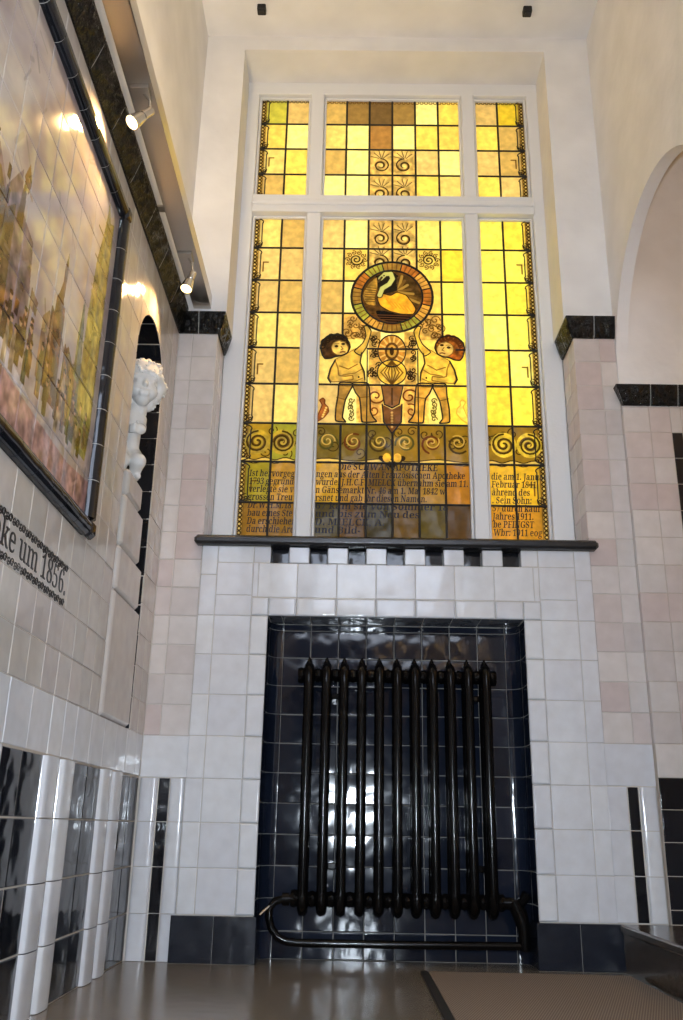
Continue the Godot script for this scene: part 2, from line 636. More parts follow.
func shell() -> void:
	var f := top("floor", "polished dark grey stone floor of the vestibule", "floor", "structure")
	part(f, "slab", B.new().box(Vector3(-1.25, -0.12, -0.35), Vector3(2.6, 0.0, RM + 0.25)).mesh(), M.floor)
	var c := top("ceiling", "plain white plastered ceiling over the vestibule", "ceiling", "structure")
	part(c, "plaster", B.new().box(Vector3(-1.25, CEIL, -0.35), Vector3(1.2, CEIL + 0.15, RM + 0.25)).mesh(), M.plaster)
	# wall with the arch
	var r := top("wall_right", "white plastered wall with a round arched opening above the stone step", "wall", "structure")
	var p := PackedVector2Array([Vector2(RM, 0), Vector2(RM, CEIL), Vector2(0, CEIL)])
	for i in 33:
		var a := PI - PI * i / 32.0
		p.append(Vector2(maxf(0.0, 0.545 + 0.555 * cos(a)), 2.235 + 0.565 * sin(a)))
	p.append(Vector2(1.1, 0))
	part(r, "plaster", B.new().poly(p, -0.05, 0.0).mesh(), M.plaster, facing(RW))
	# passage beyond the arch
	var w := top("wall_passage", "wall of pale pink tiles with black inlays seen through the arch", "wall", "structure")
	var core := B.new()
	core.box(Vector3(0.938, 0, -0.35), Vector3(2.4, 2.15, 0.0278))
	part(w, "masonry", core.mesh(), M.grout)
	part(w, "plaster", B.new().box(Vector3(0.9395, 2.15, -0.35), Vector3(2.4, 3.7, 0.006)).mesh(), M.plaster)
	part(w, "end_plaster", B.new().box(Vector3(2.4, 0, -0.35), Vector3(2.6, 3.85, 1.3)).mesh(), M.plaster)
	part(w, "near_plaster", B.new().box(Vector3(0.991, 0, 1.12), Vector3(2.4, 3.7, 1.3)).mesh(), M.plaster)
	part(w, "vault", B.new().box(Vector3(0.991, 3.7, -0.35), Vector3(2.6, 3.85, 1.3)).mesh(), M.plaster)
	var pl := back(0.03)
	var vs := [0.75]
	for i in 12: vs.append(vs[-1] + TP)
	vs.append(2.11)
	for j in vs.size() - 1:
		tile(w, pl, 0.938, 1.042, vs[j], vs[j + 1], M.pink)
		tile(w, facing(0.937), 0.002, 0.03, vs[j], vs[j + 1], M.pink, 0.0022, "edge_tile")
		tile(w, pl, 1.042, 1.128, vs[j], vs[j + 1], M.pink)
		tile(w, pl, 1.128, 1.172, vs[j], vs[j + 1], M.black if j > 1 and j < 11 else M.pink)
		for i in 3: tile(w, pl, 1.172 + 0.11 * i, 1.282 + 0.11 * i, vs[j], vs[j + 1], M.pink)
	for i in 5: tile(w, pl, 0.938 + 0.11 * i, 1.048 + 0.11 * i, 0.632, 0.75, M.pink)
	var bv := [0.15, 0.196, 0.304, 0.414, 0.523, 0.632]
	field(w, pl, [0.938, 1.048, 1.158, 1.268, 1.378, 1.488], bv, M.black)
	cap_run(w, pl, 0.938, 1.5, 2.105, 2.19, 0.03, 5, 1.0, 0.0)
	# entrance wall behind the camera
	var fr := top("wall_front", "white entrance wall with a panelled double door and a large fanlight added for daylight", "wall", "structure")
	var b := B.new()
	b.box(Vector3(-1.2, 0, RM), Vector3(-0.82, CEIL, RM + 0.2)).box(Vector3(0.82, 0, RM), Vector3(1.1, CEIL, RM + 0.2))
	part(fr, "plaster", b.mesh(), M.plaster)
	var d := top("door_1", "dark panelled double entrance door under a tall glazed fanlight added for daylight", "door", "structure")
	b = B.new()
	for x in [-0.82, -0.03, 0.76]: b.box(Vector3(x, 2.5, RM + 0.05), Vector3(x + 0.06, CEIL, RM + 0.11), 0.006)
	for y in [2.45, 4.06]: b.box(Vector3(-0.82, y, RM + 0.06), Vector3(0.82, y + 0.06, RM + 0.1), 0.006)
	part(d, "frame", b.mesh(), M.paint)
	for x in [-0.82, 0.0]:
		var lf := part(d, "leaf", B.new().box(Vector3(x + 0.002, 0.0, RM + 0.05), Vector3(x + 0.818, 2.45, RM + 0.1), 0.006).mesh(), M.oak)
		for y in [0.2, 1.3]: part(lf, "panel", B.new().box(Vector3(x + 0.12, y, RM + 0.035), Vector3(x + 0.7, y + 0.95, RM + 0.06), 0.015).mesh(), M.oak)
	var gl := std(Color(1, 1, 1, 0.05), 0.02)
	gl.transparency = BaseMaterial3D.TRANSPARENCY_ALPHA
	for x in [-0.76, 0.03]: part(d, "pane", B.new().box(Vector3(x, 2.51, RM + 0.078), Vector3(x + 0.73, 4.06, RM + 0.082)).mesh(), gl)  # unseen fanlight, added to bring high cool daylight onto the back wall
	# step and mat
	var st := top("stone_step", "low dark stone step running along beneath the arch", "step", "structure")
	part(st, "riser", B.new().box(Vector3(0.768, 0.0, 0.037), Vector3(2.4, 0.122, RM)).mesh(), M.stone)
	part(st, "tread", B.new().box(Vector3(0.758, 0.122, 0.037), Vector3(2.4, 0.15, RM), 0.006).mesh(), M.stone)
	var mt := top("door_mat", "large brown ribbed door mat with a dark edge on the floor", "mat")
	part(mt, "pile", B.new().box(Vector3(0.098, 0.0, 0.165), Vector3(0.745, 0.011, 2.6), 0.003).mesh(), M.coir)
	b = B.new()
	b.box(Vector3(0.072, 0.0, 0.14), Vector3(0.098, 0.009, 2.62), 0.002)
	part(mt, "edging", b.mesh(), M.rubber)


func cap_run(parent: Node3D, pl: Transform3D, u0: float, u1: float, y0: float, y1: float, proj: float, count: int, m0: float, m1: float) -> void:
	# moulded black cap: its face leans out towards the top; m0 and m1 lengthen (outer corner) or shorten (inner corner) the top edge
	var f := FastNoiseLite.new()
	f.seed = 11
	f.frequency = 26.0
	f.fractal_octaves = 2
	var mo := B.new()
	var e0 := u0 + 0.004
	var e1 := u1 - 0.004
	mo.quad(Vector3(e0, y0 + 0.003, 0.002), Vector3(e1, y0 + 0.003, 0.002), Vector3(e1, y1 - 0.003, proj - 0.004), Vector3(e0, y1 - 0.003, proj - 0.004))
	mo.quad(Vector3(e0, y1 - 0.003, proj - 0.004), Vector3(e1, y1 - 0.003, proj - 0.004), Vector3(e1, y1 - 0.003, 0), Vector3(e0, y1 - 0.003, 0))
	part(parent, "joint_mortar", mo.mesh(), M.grout_white, pl)
	for k in count:
		var a := u0 + (u1 - u0) * k / count
		var c := u0 + (u1 - u0) * (k + 1) / count
		var ea := m0 * proj if k == 0 else 0.0
		var ec := m1 * proj if k == count - 1 else 0.0
		var ga := 0.0018 if k > 0 else 0.0
		var gc := 0.0018 if k < count - 1 else 0.0
		var g := []
		var ni := maxi(12, int((c - a) / 0.008))
		var nj := 10
		for i in ni + 1:
			var row := []
			for j in nj + 1:
				var t := j / float(nj)
				var s := i / float(ni)
				var ua := a + ga - ea * t
				var uc := c - gc + ec * t
				var u := lerpf(ua, uc, s)
				var y := lerpf(y0, y1, t)
				var rim := clampf(minf(minf(s, 1.0 - s) * ni * 0.5, minf(t, 1.0 - t) * 5.0), 0.0, 1.0)
				var w := 0.006 + (proj - 0.004) * pow(t, 0.8) + rim * (0.012 * f.get_noise_3d(u, y, pl.origin.x) + 0.004 * sin(PI * t))
				row.append(Vector3(u, y, w))
			g.append(row)
		var b := B.new().surf(g)
		var q0: Vector3 = g[0][nj]
		var q1: Vector3 = g[ni][nj]
		var r0: Vector3 = g[0][0]
		var r1: Vector3 = g[ni][0]
		var bk := -0.01
		b.quad(q0, q1, Vector3(q1.x, y1, bk), Vector3(q0.x, y1, bk))
		b.quad(Vector3(r0.x, y0, bk), Vector3(r1.x, y0, bk), r1, r0)
		b.quad(Vector3(r0.x, y0, bk), r0, q0, Vector3(q0.x, y1, bk))
		b.quad(r1, Vector3(r1.x, y0, bk), Vector3(q1.x, y1, bk), q1)
		part(parent, "cap_tile", b.mesh(), M.relief, pl)


func back_wall() -> void:
	var w := top("wall_back", "tiled end wall with stained glass window recess and radiator niche", "wall", "structure")
	var b := B.new()
	for s in [-1.0, 1.0]:
		var xs := [s * 0.766, s * 1.2] if s > 0 else [-1.2, -0.766]
		b.box(Vector3(xs[0], 0, -0.35), Vector3(xs[1], 2.53, -0.0022))
		var ys := [0.491, 0.7545] if s > 0 else [-0.7545, -0.491]
		b.box(Vector3(ys[0], 0, -0.35), Vector3(ys[1], 1.478, 0.0178))
		var zs := [0.75, 0.77] if s > 0 else [-0.77, -0.75]
		b.box(Vector3(zs[0], 0, -0.35), Vector3(zs[1], 1.478, -0.0022))
	b.box(Vector3(-0.5, 1.204, -0.35), Vector3(0.5, 1.41, 0.0178))
	b.box(Vector3(-0.6, 1.41, -0.35), Vector3(0.6, 1.478, -0.03))
	b.box(Vector3(-0.495, 0, -0.35), Vector3(0.495, 1.21, -0.1322))
	b.box(Vector3(-0.77, 1.45, -0.35), Vector3(0.77, 1.55, -0.19))
	part(w, "masonry", b.mesh(), M.grout_white)
	part(w, "niche_mortar", B.new().box(Vector3(-0.488, 0.0, -0.2), Vector3(0.488, 1.2, -0.1319)).mesh(), M.grout_dark)
	b = B.new()
	b.box(Vector3(-1.2, 2.53, -0.35), Vector3(-0.732, CEIL, 0.0)).box(Vector3(0.728, 2.53, -0.35), Vector3(0.96, CEIL, 0.0)).box(Vector3(-0.732, 4.025, -0.35), Vector3(0.728, CEIL, 0.0))
	part(w, "plaster", b.mesh(), M.plaster)
	# small pink tiles of the piers, their returns into the recess, strips of the wainscot
	var pl := back(0.0)
	var vs := [0.75]
	for i in 15: vs.append(vs[-1] + TP)
	for j in vs.size() - 1:
		field(w, pl, [-0.93, -0.87, -0.762], [vs[j], vs[j + 1]], M.pink)
		field(w, pl, [0.762, 0.871, 0.94], [vs[j], vs[j + 1]], M.pink)
	for j in range(6, 15):
		var lo: float = maxf(vs[j], 1.515)
		if vs[j + 1] - lo < 0.02: continue
		for i in 2:
			tile(w, side(-0.762), 0.0 + 0.1 * i, 0.1 + 0.09 * i, lo, vs[j + 1], M.pink)
			tile(w, facing(0.762), -0.1 - 0.09 * i, -0.1 * i, lo, vs[j + 1], M.pink)
	cap_run(w, pl, -0.93, -0.762, 2.4375, 2.53, 0.03, 2, -1.0, 1.0)
	cap_run(w, pl, 0.762, 0.94, 2.4375, 2.53, 0.03, 2, 1.0, 0.0)
	cap_run(w, side(-0.762), 0.0, 0.19, 2.4375, 2.53, 0.03, 2, 1.0, 0.0)
	cap_run(w, facing(0.762), -0.19, 0.0, 2.4375, 2.53, 0.03, 2, 0.0, 1.0)
	tile(w, pl, -0.93, -0.7585, 0.602, 0.75, M.white)
	tile(w, pl, 0.7585, 0.94, 0.602, 0.75, M.white)
	for k in 4:
		var y0 := 0.15 * k
		rod_tile(w, pl, -0.926, -0.86, y0, y0 + 0.15, 0.014, M.white)
		tile(w, pl, -0.858, -0.818, y0, y0 + 0.15, M.black, 0.002, "tile", 0.003)
		rod_tile(w, pl, -0.816, -0.762, y0, y0 + 0.15, 0.012, M.white)
		if k > 0:
			tile(w, pl, 0.76, 0.831, y0, y0 + 0.15, M.white)
			tile(w, pl, 0.833, 0.873, y0, y0 + 0.15, M.black, 0.002, "tile", 0.003)
			rod_tile(w, pl, 0.875, 0.936, y0, y0 + 0.15, 0.014, M.white)
	# white surround of the niche
	var su := sub(w, "niche_surround")
	var ps := back(0.02)
	var pf := back(0.028)
	for s in [-1.0, 1.0]:
		var o: Array = [0.695, 0.7585] if s > 0 else [-0.7585, -0.695]
		var m: Array = [0.555, 0.695] if s > 0 else [-0.695, -0.555]
		var i_: Array = [0.487, 0.555] if s > 0 else [-0.555, -0.487]
		for k in range(1, 8):
			for q in [o, m]: tile(su, ps, q[0], q[1], 0.15 * k, 0.15 * k + 0.15, M.white)
			tile(su, pf, i_[0], i_[1], 0.15 * k, 0.15 * k + 0.15, M.white, 0.0026, "tile", 0.007)
		field(su, ps, o, [1.2, 1.36, 1.478], M.white)
		field(su, ps, m, [1.2, 1.28, 1.41, 1.478], M.white)
	field(su, ps, [-0.555, -0.533, -0.381, -0.228, -0.076, 0.076, 0.228, 0.381, 0.533, 0.555], [1.274, 1.41], M.white)
	field(su, pf, [-0.555, -0.487, -0.381, -0.228, -0.076, 0.076, 0.228, 0.381, 0.487, 0.555], [1.2, 1.272], M.white, 0.0026, 0.007)
	var x := -0.555
	for k in 7:
		var cx := -0.453 + 0.151 * k
		part(su, "dentil_tile", B.new().box(Vector3(x + 0.001, 1.411, -0.03), Vector3(cx - 0.035, 1.477, 0.02), 0.004).mesh(), pick(M.white))
		tile(su, back(-0.018), cx - 0.035, cx + 0.035, 1.41, 1.478, M.black, 0.002, "vent_tile")
		x = cx + 0.035
	part(su, "dentil_tile", B.new().box(Vector3(x, 1.411, -0.03), Vector3(0.554, 1.477, 0.02), 0.004).mesh(), pick(M.white))
	# dark lining of the niche
	var ni := sub(w, "niche_lining")
	var rows := [0.0, 0.09, 0.1985, 0.307, 0.4155, 0.524, 0.6325, 0.741, 0.8495, 0.958, 1.0665, 1.175, 1.2]
	var cols := [-0.437]
	for k in 8: cols.append(cols[-1] + 0.10925)
	field(ni, back(-0.13), cols, rows, M.navy, 0.0022, 0.003)
	for j in rows.size() - 1:
		tile(ni, side(-0.487), -0.018, 0.08, rows[j], rows[j + 1], M.navy, 0.0022, "tile", 0.003)
		tile(ni, facing(0.487), -0.08, 0.018, rows[j], rows[j + 1], M.navy, 0.0022, "tile", 0.003)
		for s in [-1.0, 1.0]:       # hollow corner tiles
			var prof := []
			for i in 9:
				var a := PI / 2.0 * i / 8.0
				prof.append(Vector2(-0.437 - 0.05 * cos(a), -0.08 - 0.05 * sin(a)) if s < 0 else Vector2(0.437 + 0.05 * sin(a), -0.08 - 0.05 * cos(a)))
			var g := []
			for q in prof: g.append([Vector3(q.x, rows[j] + 0.0012, q.y), Vector3(q.x, rows[j + 1] - 0.0012, q.y)])
			part(ni, "tile", B.new().surf(g).mesh(), pick(M.navy))
	for k in 8: tile(ni, under(1.2), cols[k], cols[k + 1], -0.13, 0.018, M.soffit, 0.0022)
	for s in [-1.0, 1.0]: tile(ni, under(1.2), minf(s * 0.437, s * 0.487), maxf(s * 0.437, s * 0.487), -0.13, 0.018, M.soffit, 0.0022)
	# black base tiles
	var ba := sub(w, "plinth")
	for s in [-1.0, 1.0]:
		for k in 2:
			var a: float = (0.477 + 0.148 * k) if s > 0 else (-0.773 + 0.148 * k)
			tile(ba, back(0.036), a, a + 0.148, 0.0, 0.149, M.base, 0.002)
		var lo := 0.479 if s > 0 else -0.771
		part(ba, "bedding", B.new().box(Vector3(lo, 0, 0.0), Vector3(lo + 0.292, 0.146, 0.033)).mesh(), M.grout_dark)
		if s < 0: tile(ba, side(-0.476), -0.034, 0.08, 0.0, 0.149, M.base, 0.002)
		else: tile(ba, facing(0.476), -0.08, 0.034, 0.0, 0.149, M.base, 0.002)
	# sill
	b = B.new()
	b.box(Vector3(-0.79, 1.479, -0.002), Vector3(0.79, 1.517, 0.05), 0.012)
	b.box(Vector3(-0.761, 1.481, -0.2), Vector3(0.761, 1.516, 0.0))
	part(w, "sill", b.mesh(), M.sill)


func mural_wall() -> void:
	var w := top("wall_left", "pale tiled side wall with black panelled wainscot and arched statue niche", "wall", "structure")
	var xb := LW - 0.0022
	var b := B.new()
	b.box(Vector3(-1.25, 0, -0.35), Vector3(xb, 2.56, NZ - NR - 0.004)).box(Vector3(-1.25, 0, NZ + NR + 0.004), Vector3(xb, 2.56, RM)).box(Vector3(-1.25, 0, NZ - NR - 0.01), Vector3(xb, 0.746, NZ + NR + 0.01))
	b.box(Vector3(-1.25, 0.74, NZ - NR - 0.01), Vector3(-1.114, 2.56, NZ + NR + 0.01))
	part(w, "masonry", b.mesh(), M.grout)
	var arch := PackedVector2Array()
	for i in 25: arch.append(Vector2(-NZ, NS) + Vector2.from_angle(PI * i / 24.0) * (NR + 0.004))
	var sp := PackedVector2Array([Vector2(-NZ - NR - 0.01, NS), Vector2(-NZ - NR - 0.01, 2.56), Vector2(-NZ + NR + 0.01, 2.56), Vector2(-NZ + NR + 0.01, NS)])
	sp.append_array(arch)
	part(w, "arch_masonry", B.new().poly(sp, -0.18, -0.0022).mesh(), M.grout, side(LW))
	part(w, "plaster", B.new().box(Vector3(-1.25, 2.545, 0.0), Vector3(-0.918, CEIL, RM)).mesh(), M.plaster)
	var pl := side(LW)
	# wainscot: panels of black tiles between rounded white strips
	for n in 5:
		var z0 := -0.012 + 0.549 * n
		for k in 4:
			var y0 := 0.15 * k
			var pz0 := 0.004 if n == 0 else z0
			var mid := (pz0 + z0 + 0.295) / 2.0
			tile(w, pl, -mid, -pz0, y0, y0 + 0.15, M.black, 0.004)
			tile(w, pl, -(z0 + 0.295), -mid, y0, y0 + 0.15, M.black, 0.004)
			rod_tile(w, pl, -(z0 + 0.404), -(z0 + 0.297), y0, y0 + 0.15, 0.017, M.white)
			tile(w, pl, -(z0 + 0.434), -(z0 + 0.405), y0, y0 + 0.15, M.black, 0.002, "tile", 0.003)
			rod_tile(w, pl, -(z0 + 0.548), -(z0 + 0.435), y0, y0 + 0.15, 0.017, M.white)
	var zs := [0.0, 0.09, 0.24, 0.39, 0.54, 0.69, 0.84, 0.95, 1.06, 1.215, 1.37, 1.525, 1.68, 1.83, 1.98, 2.13, 2.28, 2.43, 2.58, 2.73]
	for i in zs.size() - 1: tile(w, pl, -zs[i + 1], -zs[i], 0.603, 0.75, M.white)
	# small tiles above
	var vs := [0.75]
	for i in 15: vs.append(vs[-1] + TP)
	var hole := PackedVector2Array()
	for i in 25: hole.append(Vector2(-NZ, NS) + Vector2.from_angle(PI * i / 24.0) * (NR + 0.0015))
	hole.append(Vector2(-NZ - NR - 0.0015, 0.7))
	hole.append(Vector2(-NZ + NR + 0.0015, 0.7))
	var cz := [0.0, 0.1, 0.21, 0.315, 0.42, 0.525, 0.63, 0.735, 0.84, 0.945]
	for i in 15: cz.append(cz[-1] + TP)
	for j in vs.size() - 1:
		for i in cz.size() - 1:
			if i >= 2 and i < 6:
				if vs[j + 1] < NS: continue
				var r := PackedVector2Array([Vector2(-cz[i + 1], vs[j]), Vector2(-cz[i], vs[j]), Vector2(-cz[i], vs[j + 1]), Vector2(-cz[i + 1], vs[j + 1])])
				for q in Geometry2D.clip_polygons(r, hole):
					if not Geometry2D.is_polygon_clockwise(q): poly_tile(w, pl, q, M.cream)
				continue
			if i >= 9 and j >= 4 and j < 14: continue
			tile(w, pl, -cz[i + 1], -cz[i], vs[j], vs[j + 1], M.cream)
	cap_run(w, pl, -2.63, 0.0, 2.4375, 2.54, 0.038, 11, 0.0, -1.0)
	# black lining of the statue niche
	var ni := sub(w, "statue_niche")
	var nv := [0.75]
	for i in 11: nv.append(nv[-1] + 0.11)
	nv.append(NS + 0.02)
	field(ni, back(NZ - NR), [-1.11, -1.04, -0.932], nv, M.black)
	var bv := nv.duplicate()
	bv[-1] = 2.07
	bv.append(2.18)
	bv.append(2.25)
	field(ni, side(-1.11), [-NZ - NR, -NZ - NR / 2.0, -NZ, -NZ + NR / 2.0, -NZ + NR], bv, M.black)
	for j in nv.size() - 1: tile(ni, Transform3D(Basis(Vector3.LEFT, Vector3.UP, Vector3(0, 0, -1)), Vector3(0, 0, NZ + NR)), 0.932, 1.11, nv[j], nv[j + 1], M.black)
	for k in 6:
		var g := []
		for i in 5:
			var a := PI * (k + (0.02 + 0.96 * i / 4.0)) / 6.0
			g.append([Vector3(-1.11, NS + NR * sin(a), NZ + NR * cos(a)), Vector3(-0.932, NS + NR * sin(a), NZ + NR * cos(a))])
		part(ni, "tile", B.new().surf(g).mesh(), pick(M.black))
	# painted inscription with its scrolled borders
	text(w, "theke um 1856.", 0.086, -1.072, 0.985, pl, M.ink, HORIZONTAL_ALIGNMENT_RIGHT, 0.97)
	for y in [1.078, 0.987]:
		var o := B.new()
		for k in 17:
			var u: float = -1.075 - 0.042 * k
			var p := PackedVector2Array()
			for i in 15:
				var t := i / 14.0
				p.append(Vector2(u - 0.011, y) + Vector2.from_angle(0.4 + 1.3 * TAU * t) * 0.0105 * (1.0 - 0.75 * t))
			o.strip(p, 0.0042, 0.0, 0.0012)
			p = PackedVector2Array()
			for i in 15:
				var t := i / 14.0
				p.append(Vector2(u - 0.031, y) + Vector2.from_angle(0.4 + PI + 1.3 * TAU * t) * 0.0105 * (1.0 - 0.75 * t))
			o.strip(p, 0.0042, 0.0, 0.0012)
			o.strip(PackedVector2Array([Vector2(u, y + 0.003), Vector2(u - 0.021, y - 0.006), Vector2(u - 0.042, y + 0.003)]), 0.0025, 0.0, 0.0012)
		part(w, "scroll_border", o.mesh(), M.ink, pl)
	mural(pl, cz, vs)


func text(parent: Node3D, s: String, size: float, u: float, v: float, pl: Transform3D, mat: Material, align: int, squeeze := 1.0, italic := false, depth := 0.0012) -> void:
	var f := SystemFont.new()
	f.font_names = PackedStringArray(["Droid Serif"])
	f.font_italic = italic
	if italic: f.font_weight = 700
	var m := TextMesh.new()
	m.text = s
	m.font = f
	m.font_size = 48
	m.pixel_size = size / 48.0
	m.depth = depth
	m.curve_step = 4.0
	m.horizontal_alignment = align
	m.vertical_alignment = VERTICAL_ALIGNMENT_BOTTOM
	part(parent, "lettering", m, mat, pl * Transform3D(Basis(Vector3(squeeze, 0, 0), Vector3(0.1 if italic else 0.0, 1, 0), Vector3(0, 0, 1)), Vector3(u, v, depth / 2.0 + 0.0004)))


func mural(pl: Transform3D, _cz: Array, _vs: Array) -> void:
	var o := top("tile_mural", "large painted tile mural of a town square in a black moulded frame", "mural")
	# painting: u runs from -2.58 to -1.0 (z reversed), v from 1.2575 to 2.27
	var U0 := -2.575
	var V0 := 1.2575
	var V1 := 2.27
	var P := Painter.new(U0, V1, 1.575, V1 - V0, 420.0)
	var n2 := FastNoiseLite.new()
	n2.seed = 4
	n2.frequency = 0.006
	n2.fractal_octaves = 4
	for y in P.h:
		for x in P.w:
			var k := clampf(0.5 + 0.9 * n2.get_noise_2d(x * 1.0 + y * 0.5, y * 1.6), 0.0, 1.0)
			P.im.set_pixel(x, y, c8(156, 144, 152).lerp(c8(212, 202, 188), k))
	var A := func(a: Array) -> Array:        # z, y pairs to painting coordinates
		var r := []
		for i in range(0, a.size(), 2): r.append(Vector2(-a[i], a[i + 1]))
		return r
	# paved square: pale way, rose foreground
	P.poly(A.call([2.6, 1.25, 2.6, 1.5, 1.9, 1.46, 1.55, 1.42, 1.2, 1.46, 1.0, 1.5, 1.0, 1.25]), c8(178, 164, 160))
	P.poly(A.call([2.6, 1.25, 2.6, 1.42, 1.8, 1.38, 1.62, 1.36, 1.45, 1.35, 1.2, 1.34, 1.0, 1.36, 1.0, 1.25]), c8(168, 132, 128), 1.0, 0.45)
	P.poly(A.call([2.0, 1.44, 1.7, 1.42, 1.5, 1.37, 1.56, 1.36, 1.8, 1.39, 2.0, 1.4]), c8(205, 196, 196))
	# houses and spires
	P.poly(A.call([2.6, 1.45, 2.6, 2.0, 2.4, 2.05, 2.2, 1.95, 2.1, 2.0, 2.0, 1.86, 1.86, 1.8, 1.8, 1.74, 1.76, 1.8, 1.73, 1.84, 1.71, 1.75, 1.62, 1.72, 1.6, 1.6, 1.6, 1.45]), c8(118, 100, 104), 0.9, 0.5)
	P.poly(A.call([1.95, 1.45, 1.95, 1.72, 1.84, 1.76, 1.78, 1.7, 1.74, 1.74, 1.72, 1.45]), c8(104, 84, 62), 1.0, 0.5)
	P.poly(A.call([1.73, 1.7, 1.72, 1.78, 1.705, 1.86, 1.695, 1.78, 1.69, 1.7]), c8(96, 72, 48))
	P.poly(A.call([1.72, 1.83, 1.69, 1.8, 1.675, 1.84, 1.7, 1.88]), c8(120, 84, 50))
	P.poly(A.call([1.43, 1.42, 1.43, 1.7, 1.415, 1.72, 1.4, 1.76, 1.385, 1.72, 1.36, 1.7, 1.35, 1.42]), c8(112, 82, 54), 1.0, 0.6)
	P.poly(A.call([1.395, 1.7, 1.4, 1.8, 1.385, 1.86, 1.375, 1.8, 1.38, 1.7]), c8(104, 72, 44))
	P.poly(A.call([1.5, 1.44, 1.5, 1.6, 1.46, 1.64, 1.43, 1.6, 1.42, 1.44]), c8(146, 116, 92), 1.0, 0.5)
	P.poly(A.call([1.33, 1.42, 1.33, 1.6, 1.3, 1.63, 1.26, 1.6, 1.22, 1.62, 1.18, 1.56, 1.16, 1.42]), c8(128, 104, 66), 1.0, 0.6)
	# tall yellow green tower beside the frame
	P.poly(A.call([1.19, 1.4, 1.185, 1.8, 1.165, 2.0, 1.13, 2.12, 1.11, 2.24, 1.085, 2.18, 1.05, 2.2, 1.045, 1.5, 1.06, 1.4]), c8(136, 126, 66), 1.0, 0.5)
	P.poly(A.call([1.13, 1.42, 1.125, 2.0, 1.105, 2.12, 1.08, 2.1, 1.075, 1.42]), c8(160, 150, 84), 1.0, 0.4)
	for k in 7: P.line(A.call([1.185, 1.5 + 0.1 * k, 1.05, 1.5 + 0.1 * k]), 0.006, c8(96, 82, 40), 0.8)
	P.poly(A.call([1.25, 1.4, 1.24, 1.7, 1.22, 1.83, 1.2, 1.72, 1.185, 1.62, 1.18, 1.4]), c8(110, 112, 74), 0.9, 0.6)
	# windows of the houses
	for k in 26:
		var z := rng.randf_range(1.66, 2.5)
		var y := rng.randf_range(1.5, 1.8)
		P.rect(-z, y, -z + 0.018, y + 0.034, c8(62, 50, 52))
	# the crowd, with flags
	var cl := [c8(84, 66, 46), c8(104, 72, 80), c8(84, 82, 54), c8(140, 114, 64), c8(74, 62, 56), c8(118, 92, 60), c8(96, 70, 56), c8(156, 138, 112)]
	for k in 84:
		var z := rng.randf_range(1.08, 2.5)
		var base := rng.randf_range(1.37, 1.47) + (0.03 if z > 1.7 else 0.0)
		var hh := rng.randf_range(0.075, 0.12)
		var c: Color = cl[rng.randi() % cl.size()]
		P.poly(A.call([z + 0.013, base, z + 0.015, base + hh * 0.6, z + 0.007, base + hh * 0.8, z - 0.007, base + hh * 0.8, z - 0.015, base + hh * 0.6, z - 0.012, base]), c, 0.95, 0.6)
		P.ell(-z, base + hh * 0.88, 0.0085, 0.011, c8(186, 148, 116))
		P.ell(-z, base + hh * 0.95, 0.0095, 0.006, c8(66, 46, 40))
	for a in [[1.59, 1.62, 10], [1.45, 1.66, 12], [1.33, 1.62, 9], [1.25, 1.58, 10]]:
		P.line(A.call([a[0], 1.44, a[0] - 0.005, a[1]]), 0.005, c8(70, 52, 36))
		P.poly(A.call([a[0], a[1], a[0] - 0.05, a[1] - 0.01, a[0] - 0.045, a[1] - 0.05, a[0], a[1] - 0.045]), c8(120, 92, 70), 0.8, 0.5)
	for k in 160:       # brush marks
		var z := rng.randf_range(1.0, 2.55)
		var y := rng.randf_range(1.26, 2.25)
		var c := P.im.get_pixel(clampi(int((-z - U0) * P.s), 0, P.w - 1), clampi(int((V1 - y) * P.s), 0, P.h - 1))
		P.line([Vector2(-z, y), Vector2(-z + rng.randf_range(-0.06, 0.06), y + rng.randf_range(-0.05, 0.05))], rng.randf_range(0.004, 0.014), c.lightened(0.15) if k % 2 else c.darkened(0.2), 0.45)
	var m := std(Color.WHITE, 0.1)
	m.albedo_texture = P.tex()
	m.clearcoat_enabled = true
	m.clearcoat = 0.3
	m.clearcoat_roughness = 0.05
	for i in 14:
		for j in 9:
			var u1 := -1.0 - TP * i
			var u0 := u1 - TP
			var v0 := V0 + TP * j
			var b := B.new()
			var tm := tile_mesh(snappedf(TP - 0.0018, 0.0001), snappedf(TP - 0.0018, 0.0001), 0.002)
			var a := tm.surface_get_arrays(0)
			b.v = a[Mesh.ARRAY_VERTEX]; b.n = a[Mesh.ARRAY_NORMAL]; b.ix = a[Mesh.ARRAY_INDEX]
			for q in b.v: b.uv.append(Vector2((u0 + TP / 2 + q.x - U0) / 1.575, (V1 - v0 - TP / 2 - q.y) / (V1 - V0)))
			var tilt := Basis(Vector3.RIGHT, rng.randf_range(-0.004, 0.004)) * Basis(Vector3.UP, rng.randf_range(-0.004, 0.004))
			part(o, "tile", b.mesh(), m, pl * Transform3D(tilt, Vector3(u0 + TP / 2.0, v0 + TP / 2.0, 0.002)))
	for k in 14:
		rod_tile(o, pl, -1.0 - TP * (k + 1), -1.0 - TP * k, 1.2, 1.2565, 0.03, M.black, true, "frame_tile")
		rod_tile(o, pl, -1.0 - TP * (k + 1), -1.0 - TP * k, 2.271, 2.327, 0.03, M.black, true, "frame_tile")
	for k in 9: rod_tile(o, pl, -0.9995, -0.944, V0 + TP * k, V0 + TP * (k + 1), 0.03, M.black, false, "frame_tile")
	for q in [[-2.57, -1.001, 1.2015, 1.255, true], [-2.57, -1.001, 2.2725, 2.3255, true], [-0.998, -0.9455, 1.259, 2.269, false]]: rod_tile(o, pl, q[0], q[1], q[2], q[3], 0.0285, M.grout_white, q[4], "joint_mortar")
